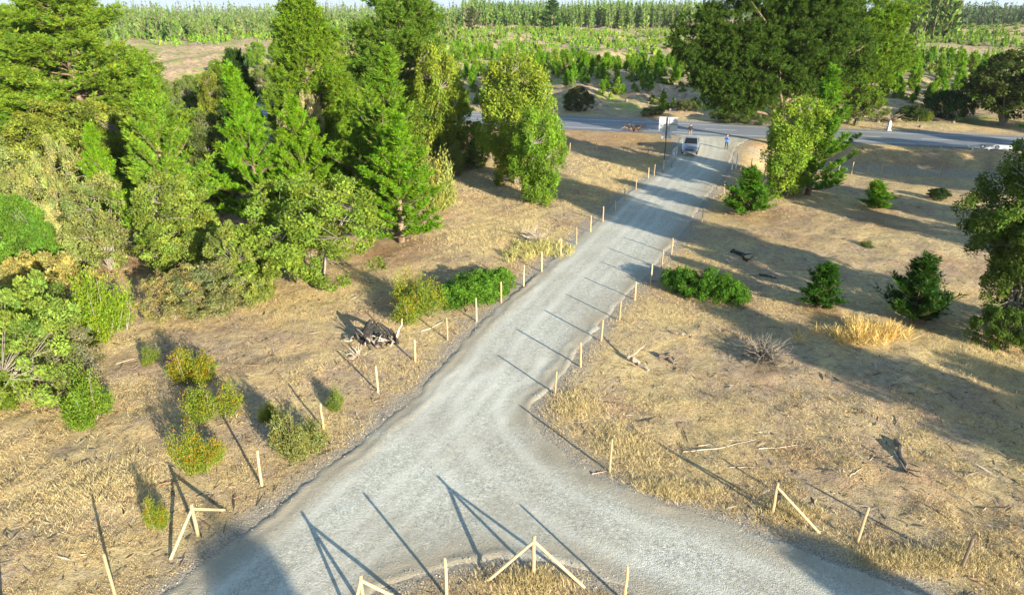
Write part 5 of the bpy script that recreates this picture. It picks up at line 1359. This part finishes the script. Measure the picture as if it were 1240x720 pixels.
# bed well: dark inside seen from above
mb = MB(); mb.box((-1.82, 0, 1.085), (1.45, 1.46, 0.05)); link('bed_liner', mb.mesh('bed_liner', blackp), e)
for sy in (-1, 1):
    mb = MB(); mb.box((-1.82, sy * .79, 1.135), (1.55, .11, .09)); bevel_obj(link('bed_rail', mb.mesh('bed_rail', silver), e), .02)
# cab
def cab(x0, x1, z, hw): return [(x0, -hw, z), (x1, -hw, z), (x1, hw, z), (x0, hw, z)]
mb = loft([cab(-1.02, 1.18, 1.07, .84), cab(-.86, .34, 1.70, .70), cab(-.70, .20, 1.765, .62)]); mb.add(cab(-.70, .20, 1.765, .62), [(0, 1, 2, 3)])
bevel_obj(link('cab', mb.mesh('cab', silver), e), 0.04)
def quad_panel(name, pts, mat, th=0.012):
    P_ = [Vector(p) for p in pts]; nn = (P_[1] - P_[0]).cross(P_[2] - P_[0]).normalized() * th
    mb = MB(); V = [tuple(p + nn) for p in P_] + [tuple(p - nn) for p in P_]
    mb.add(V, [(0, 1, 2, 3), (7, 6, 5, 4), (0, 4, 5, 1), (1, 5, 6, 2), (2, 6, 7, 3), (3, 7, 4, 0)])
    return link(name, mb.mesh(name, mat), e)
def lerp3(a_, b_, t_): return tuple(a_[i] + (b_[i] - a_[i]) * t_ for i in range(3))
def face_panel(name, a_, b_, c_, d_, u0, u1, v0, v1):
    pt = lambda u, v: lerp3(lerp3(a_, b_, u), lerp3(d_, c_, u), v)
    return quad_panel(name, [pt(u0, v0), pt(u1, v0), pt(u1, v1), pt(u0, v1)], glass)
L0, L1 = cab(-1.02, 1.18, 1.07, .84), cab(-.86, .34, 1.70, .70)
face_panel('windscreen', L0[1], L0[2], L1[2], L1[1], .06, .94, .06, .92)
face_panel('rear_window', L0[3], L0[0], L1[0], L1[3], .12, .88, .2, .88)
for a_, b_, c_, d_ in ((L0[0], L0[1], L1[1], L1[0]), (L0[2], L0[3], L1[3], L1[2])):
    face_panel('side_window', a_, b_, c_, d_, .08, .46, .14, .86); face_panel('side_window', a_, b_, c_, d_, .52, .88, .14, .86)
# front details
mb = MB(); mb.box((2.61, 0, .66), (.10, .92, .27)); bevel_obj(link('grille', mb.mesh('grille', blackp), e), .03)
for z in (.60, .66, .72):
    mb = MB(); mb.box((2.665, 0, z), (.02, .84, .018)); link('grille_bar', mb.mesh('grille_bar', M['steel']), e)
for sy in (-1, 1):
    mb = MB(); mb.box((2.52, sy * .66, .70), (.20, .34, .20), sy * -.35); bevel_obj(link('headlight', mb.mesh('headlight', lampm), e), .04)
    mb = MB(); mb.box((2.62, sy * .62, .43), (.06, .16, .09)); bevel_obj(link('fog_lamp', mb.mesh('fog_lamp', lampm), e), .02)
    mb = MB(); mb.box((0.93, sy * 1.03, 1.20), (.12, .22, .17)); bevel_obj(link('mirror', mb.mesh('mirror', silver), e), .03)
    mb = MB(); mb.box((-2.65, sy * .80, .88), (.05, .13, .30)); link('tail_light', mb.mesh('tail_light', redl), e)
    for hx in (-.15, -.95):
        mb = MB(); mb.box((hx, sy * .94, .92), (.16, .03, .03)); link('door_handle', mb.mesh('door_handle', M['steel']), e)
    for wx in (1.62, -1.62):
        wl = bpy.data.objects.new('wheel', None); COL.objects.link(wl); wl.parent = e; wl.location = (wx, sy * .80, .37)
        mb = MB(); an = np.linspace(0, 2 * PI, 25)
        mb.tube([(0.27 * math.cos(t_), 0, 0.27 * math.sin(t_)) for t_ in an], 0.105, 8, cap=False); link('tyre', mb.mesh('tyre', rubber, True), wl)
        mb = MB(); mb.tube([(0, -.07, 0), (0, .07, 0)], .19, 14); link('rim', mb.mesh('rim', M['steel'], False), wl)
        mb = MB(); mb.tube([(wx - .46, sy * .935, .40), (wx - .40, sy * .94, .66), (wx - .2, sy * .94, .80), (wx + .2, sy * .94, .80), (wx + .40, sy * .94, .66), (wx + .46, sy * .935, .40)], .035, 6); link('wheel_arch', mb.mesh('wheel_arch', blackp, True), e)
mb = MB(); mb.box((2.62, 0, .44), (.16, 1.62, .16)); bevel_obj(link('bumper', mb.mesh('bumper', silver), e), .05)
mb = MB(); mb.box((2.71, 0, .45), (.015, .38, .13)); link('number_plate', mb.mesh('number_plate', M['white']), e)
mb = MB(); mb.box((-2.70, 0, .50), (.14, 1.6, .14)); link('rear_bumper', mb.mesh('rear_bumper', M['steel']), e)

# ------------------------------------------------------------------ people
def person(px, py, face, label, arms, coat, trousers, hair, legs, scale=1.0):
    sk = bpy.data.meshes.new('person_skin')
    J = {'pelvis': ((0, 0, .95), .150), 'waist': ((0, .0, 1.08), .140), 'chest': ((0, .0, 1.28), .165), 'neckb': ((0, .0, 1.45), .085), 'neck': ((0, .015, 1.52), .058), 'headl': ((0, .03, 1.60), .088), 'headm': ((0, .025, 1.68), .098), 'headt': ((0, .015, 1.755), .065)}
    E = [('pelvis', 'waist'), ('waist', 'chest'), ('chest', 'neckb'), ('neckb', 'neck'), ('neck', 'headl'), ('headl', 'headm'), ('headm', 'headt')]
    for s_, nm in ((-1, 'l'), (1, 'r')):
        J['sh' + nm] = ((s_ * .19, 0, 1.40), .075); E.append(('chest', 'sh' + nm))
        el, wr, hn = arms[nm]
        J['el' + nm] = (el, .052); J['wr' + nm] = (wr, .036); J['hn' + nm] = (hn, .042)
        E += [('sh' + nm, 'el' + nm), ('el' + nm, 'wr' + nm), ('wr' + nm, 'hn' + nm)]
        # four fingers and a thumb, slightly curled
        w_, h_ = np.array(wr), np.array(hn); d = unit(h_ - w_); side = unit(np.cross(d, np.array([0, 0.3, 1.0]))); cur = np.cross(side, d)
        for k, ln in enumerate((.070, .080, .076, .060)):
            b0 = h_ + side * (k - 1.5) * .021; m_ = b0 + d * ln * .55; t_ = m_ + unit(d * .6 + cur * .7) * ln * .45
            J[f'f{nm}{k}'] = (tuple(m_), .010); J[f'g{nm}{k}'] = (tuple(t_), .008); E += [('hn' + nm, f'f{nm}{k}'), (f'f{nm}{k}', f'g{nm}{k}')]
        th = w_ + d * .035 + side * -.045; t2 = th + d * .035
        J['t' + nm] = (tuple(th), .012); J['u' + nm] = (tuple(t2), .009); E += [('wr' + nm, 't' + nm), ('t' + nm, 'u' + nm)]
        fx, fy = legs[nm]
        J['hip' + nm] = ((s_ * .10, 0, .88), .105); J['kn' + nm] = ((s_ * .10 + fx * .5, fy * .5 + .03, .50), .068); J['an' + nm] = ((s_ * .10 + fx, fy, .09), .048); J['to' + nm] = ((s_ * .12 + fx, fy + .17, .04), .040)
        E += [('pelvis', 'hip' + nm), ('hip' + nm, 'kn' + nm), ('kn' + nm, 'an' + nm), ('an' + nm, 'to' + nm)]
    names = list(J); ix = {n_: i for i, n_ in enumerate(names)}
    sk.from_pydata([J[n_][0] for n_ in names], [(ix[a_], ix[b_]) for a_, b_ in E], [])
    tmp = bpy.data.objects.new('tmp', sk); COL.objects.link(tmp)
    tmp.modifiers.new('skin', 'SKIN')
    sv = sk.skin_vertices[0].data
    for n_ in names: sv[ix[n_]].radius = (J[n_][1], J[n_][1] * (.72 if n_ in ('pelvis', 'waist', 'chest') else 1.0))
    sv[0].use_root = True
    ss = tmp.modifiers.new('sub', 'SUBSURF'); ss.levels = ss.render_levels = 2
    dg = bpy.context.evaluated_depsgraph_get(); me = bpy.data.meshes.new_from_object(tmp.evaluated_get(dg))
    bpy.data.objects.remove(tmp)
    me.name = 'person'; me.materials.clear()
    skin = simple('skin', (0.50, 0.32, 0.23), 0.55, var=.06)
    for m_ in (coat, trousers, skin, simple('shoe', (0.03, .028, .026), .7)): me.materials.append(m_)
    hands = [np.array(J['wrl'][0]), np.array(J['wrr'][0])]; hh = [np.array(J['hnl'][0]), np.array(J['hnr'][0])]
    for p in me.polygons:
        c_ = np.array(p.center); p.use_smooth = True
        isarm = abs(c_[0]) > .24
        dh = min(min(np.linalg.norm(c_ - a_) for a_ in hh), 9)
        if c_[2] > 1.515 and np.hypot(c_[0], c_[1] - .02) < .14: p.material_index = 2
        elif dh < .105: p.material_index = 2
        elif c_[2] < .09: p.material_index = 3
        elif c_[2] < .90 and not (isarm and c_[2] > .6): p.material_index = 1
        else: p.material_index = 0
    at = me.attributes.new('tint', 'FLOAT_COLOR', 'FACE')
    at.data.foreach_set('color', np.ones(len(me.polygons) * 4, np.float32))
    b = G(px, py); o = link('person', me, None, b); o.rotation_euler[2] = face; o.scale = [scale] * 3
    tag(o, label, 'person')
    # hair cap
    hm = bmesh.new(); bmesh.ops.create_uvsphere(hm, u_segments=16, v_segments=10, radius=.118)
    for v in list(hm.verts):
        v.co.z *= 1.08
        if v.co.y > .035 and v.co.z < .045: v.co.y = .035 + (v.co.y - .035) * .1
    bmesh.ops.delete(hm, geom=[v for v in hm.verts if v.co.z < -.06], context='VERTS')
    me2 = bpy.data.meshes.new('hair'); hm.to_mesh(me2); hm.free(); me2.materials.append(hair)
    for p in me2.polygons: p.use_smooth = True
    link('hair', me2, o, (0, .005, 1.685))
    # face
    mb = MB(); mb.tube([(0, .112, 1.685), (0, .142, 1.655), (0, .118, 1.648)], [.012, .018, .012], 5); link('nose', mb.mesh('nose', skin, True), o)
    mb = MB(); mb.box((0, .122, 1.612), (.05, .012, .010)); link('mouth', mb.mesh('mouth', simple('lips', (.35, .13, .11), .5)), o)
    for s_ in (-1, 1):
        mb = MB(); mb.tube([(s_ * .036, .108, 1.69), (s_ * .036, .124, 1.69)], .012, 6); link('eye', mb.mesh('eye', blackp), o)
        mb = MB(); mb.tube([(s_ * .098, .01, 1.70), (s_ * .112, .0, 1.68), (s_ * .10, .012, 1.65)], [.014, .02, .012], 5); link('ear', mb.mesh('ear', skin, True), o)
    return o
blue = simple('blue_jacket', (0.02, 0.13, 0.48), 0.65, var=.15)
black = simple('black_cloth', (0.015, 0.015, 0.018), 0.8)
darkt = simple('dark_trousers', (0.03, 0.032, 0.04), 0.8)
khaki = simple('khaki_trousers', (0.20, 0.16, 0.10), 0.8)
hairm = simple('brown_hair', (0.05, 0.032, 0.02), 0.6)
# local +y is the way they face
person(879, 181, math.atan2(-0.97, -0.24) - PI / 2, 'person in blue jacket and dark trousers on the drive, both hands raised',
       {'l': ((-.27, .12, 1.20), (-.12, .33, 1.42), (-.07, .36, 1.50)), 'r': ((.27, .12, 1.20), (.12, .33, 1.42), (.07, .36, 1.50))}, blue, darkt, hairm, {'l': (-.02, -.03), 'r': (.02, .05)})
mb = MB(); mb.box((0, 0, 0), (.16, .05, .09)); mb.tube([(-.04, 0, .04), (-.05, .03, .14)], .008, 5); mb.tube([(.04, 0, .04), (.05, .03, .14)], .008, 5)
pb = G(879, 181); fa = math.atan2(-0.97, -0.24)
o = link('remote_controller', mb.mesh('remote_controller', blackp), None, pb + Vector((math.cos(fa) * .41, math.sin(fa) * .41, 1.51))); o.rotation_euler[2] = fa - PI / 2
tag(o, 'small dark controller held up by the person in the blue jacket', 'controller')
person(835, 167, math.atan2(-0.97, -0.2) - PI / 2, 'person in black top and khaki trousers standing behind the pickup',
       {'l': ((-.28, .0, 1.14), (-.22, .20, 1.02), (-.16, .27, 1.02)), 'r': ((.28, .0, 1.14), (.22, .20, 1.02), (.16, .27, 1.02))}, black, khaki, hairm, {'l': (-.03, 0), 'r': (.03, .03)})

# ------------------------------------------------------------------ the air
hb = MB(); hb.box((0, 1430, 15.5), (5700, 3160, 47))
hm_, hnt, hout = nmat('haze')
pv = N(hnt, 'ShaderNodeVolumePrincipled'); pv.inputs['Color'].default_value = (0.86, 0.91, 1.0, 1); pv.inputs['Density'].default_value = HAZE; pv.inputs['Anisotropy'].default_value = 0.0
hnt.links.new(pv.outputs[0], hout.inputs['Volume'])
if HAZE > 0: tag(link('haze', hb.mesh('haze', hm_)), kind='stuff')

# ------------------------------------------------------------------ light, sky, camera
w = bpy.data.worlds.new('World'); SC.world = w; w.use_nodes = True
nt = w.node_tree; nt.nodes.clear()
sky = nt.nodes.new('ShaderNodeTexSky'); sky.sky_type = 'NISHITA'; sky.sun_disc = False
sky.sun_elevation = SUN_EL; sky.sun_rotation = SUN_AZ
sky.air_density = 1.0; sky.dust_density = 0.1; sky.ozone_density = 1.8
bg = nt.nodes.new('ShaderNodeBackground'); bg.inputs[1].default_value = 0.125
ow = nt.nodes.new('ShaderNodeOutputWorld')
cap = nt.nodes.new('ShaderNodeVectorMath'); cap.operation = 'MINIMUM'; cap.inputs[1].default_value = (1.95, 2.32, 2.75)
nt.links.new(sky.outputs[0], cap.inputs[0]); nt.links.new(cap.outputs[0], bg.inputs[0]); nt.links.new(bg.outputs[0], ow.inputs[0])
sl = bpy.data.lights.new('sun', 'SUN'); sl.energy = 5.0; sl.angle = math.radians(0.55); sl.color = (1.0, 0.90, 0.72)
so = bpy.data.objects.new('sun', sl); COL.objects.link(so)
sd = Vector((math.sin(SUN_AZ) * math.cos(SUN_EL), math.cos(SUN_AZ) * math.cos(SUN_EL), math.sin(SUN_EL)))
so.rotation_euler = sd.to_track_quat('Z', 'Y').to_euler(); so.location = sd * 60
cam = bpy.data.cameras.new('camera'); cam.sensor_width = 36.0; cam.lens = 36.0 * F / 1240.0
cam.clip_start = 0.1; cam.clip_end = 20000
co = bpy.data.objects.new('camera', cam); COL.objects.link(co)
co.location = (0, 0, CAM_H); co.rotation_euler = (PI / 2 - PITCH, 0, 0)
SC.camera = co
SC.render.engine = 'CYCLES'
SC.view_settings.view_transform = 'Standard'; SC.view_settings.look = 'None'
SC.view_settings.exposure = 1.62; SC.view_settings.gamma = 1.0; SC.view_settings.use_curve_mapping = False
SC.cycles.use_denoising = True
SC.cycles.max_bounces = 5; SC.cycles.diffuse_bounces = 3; SC.cycles.glossy_bounces = 2; SC.cycles.transmission_bounces = 3; SC.cycles.transparent_max_bounces = 4
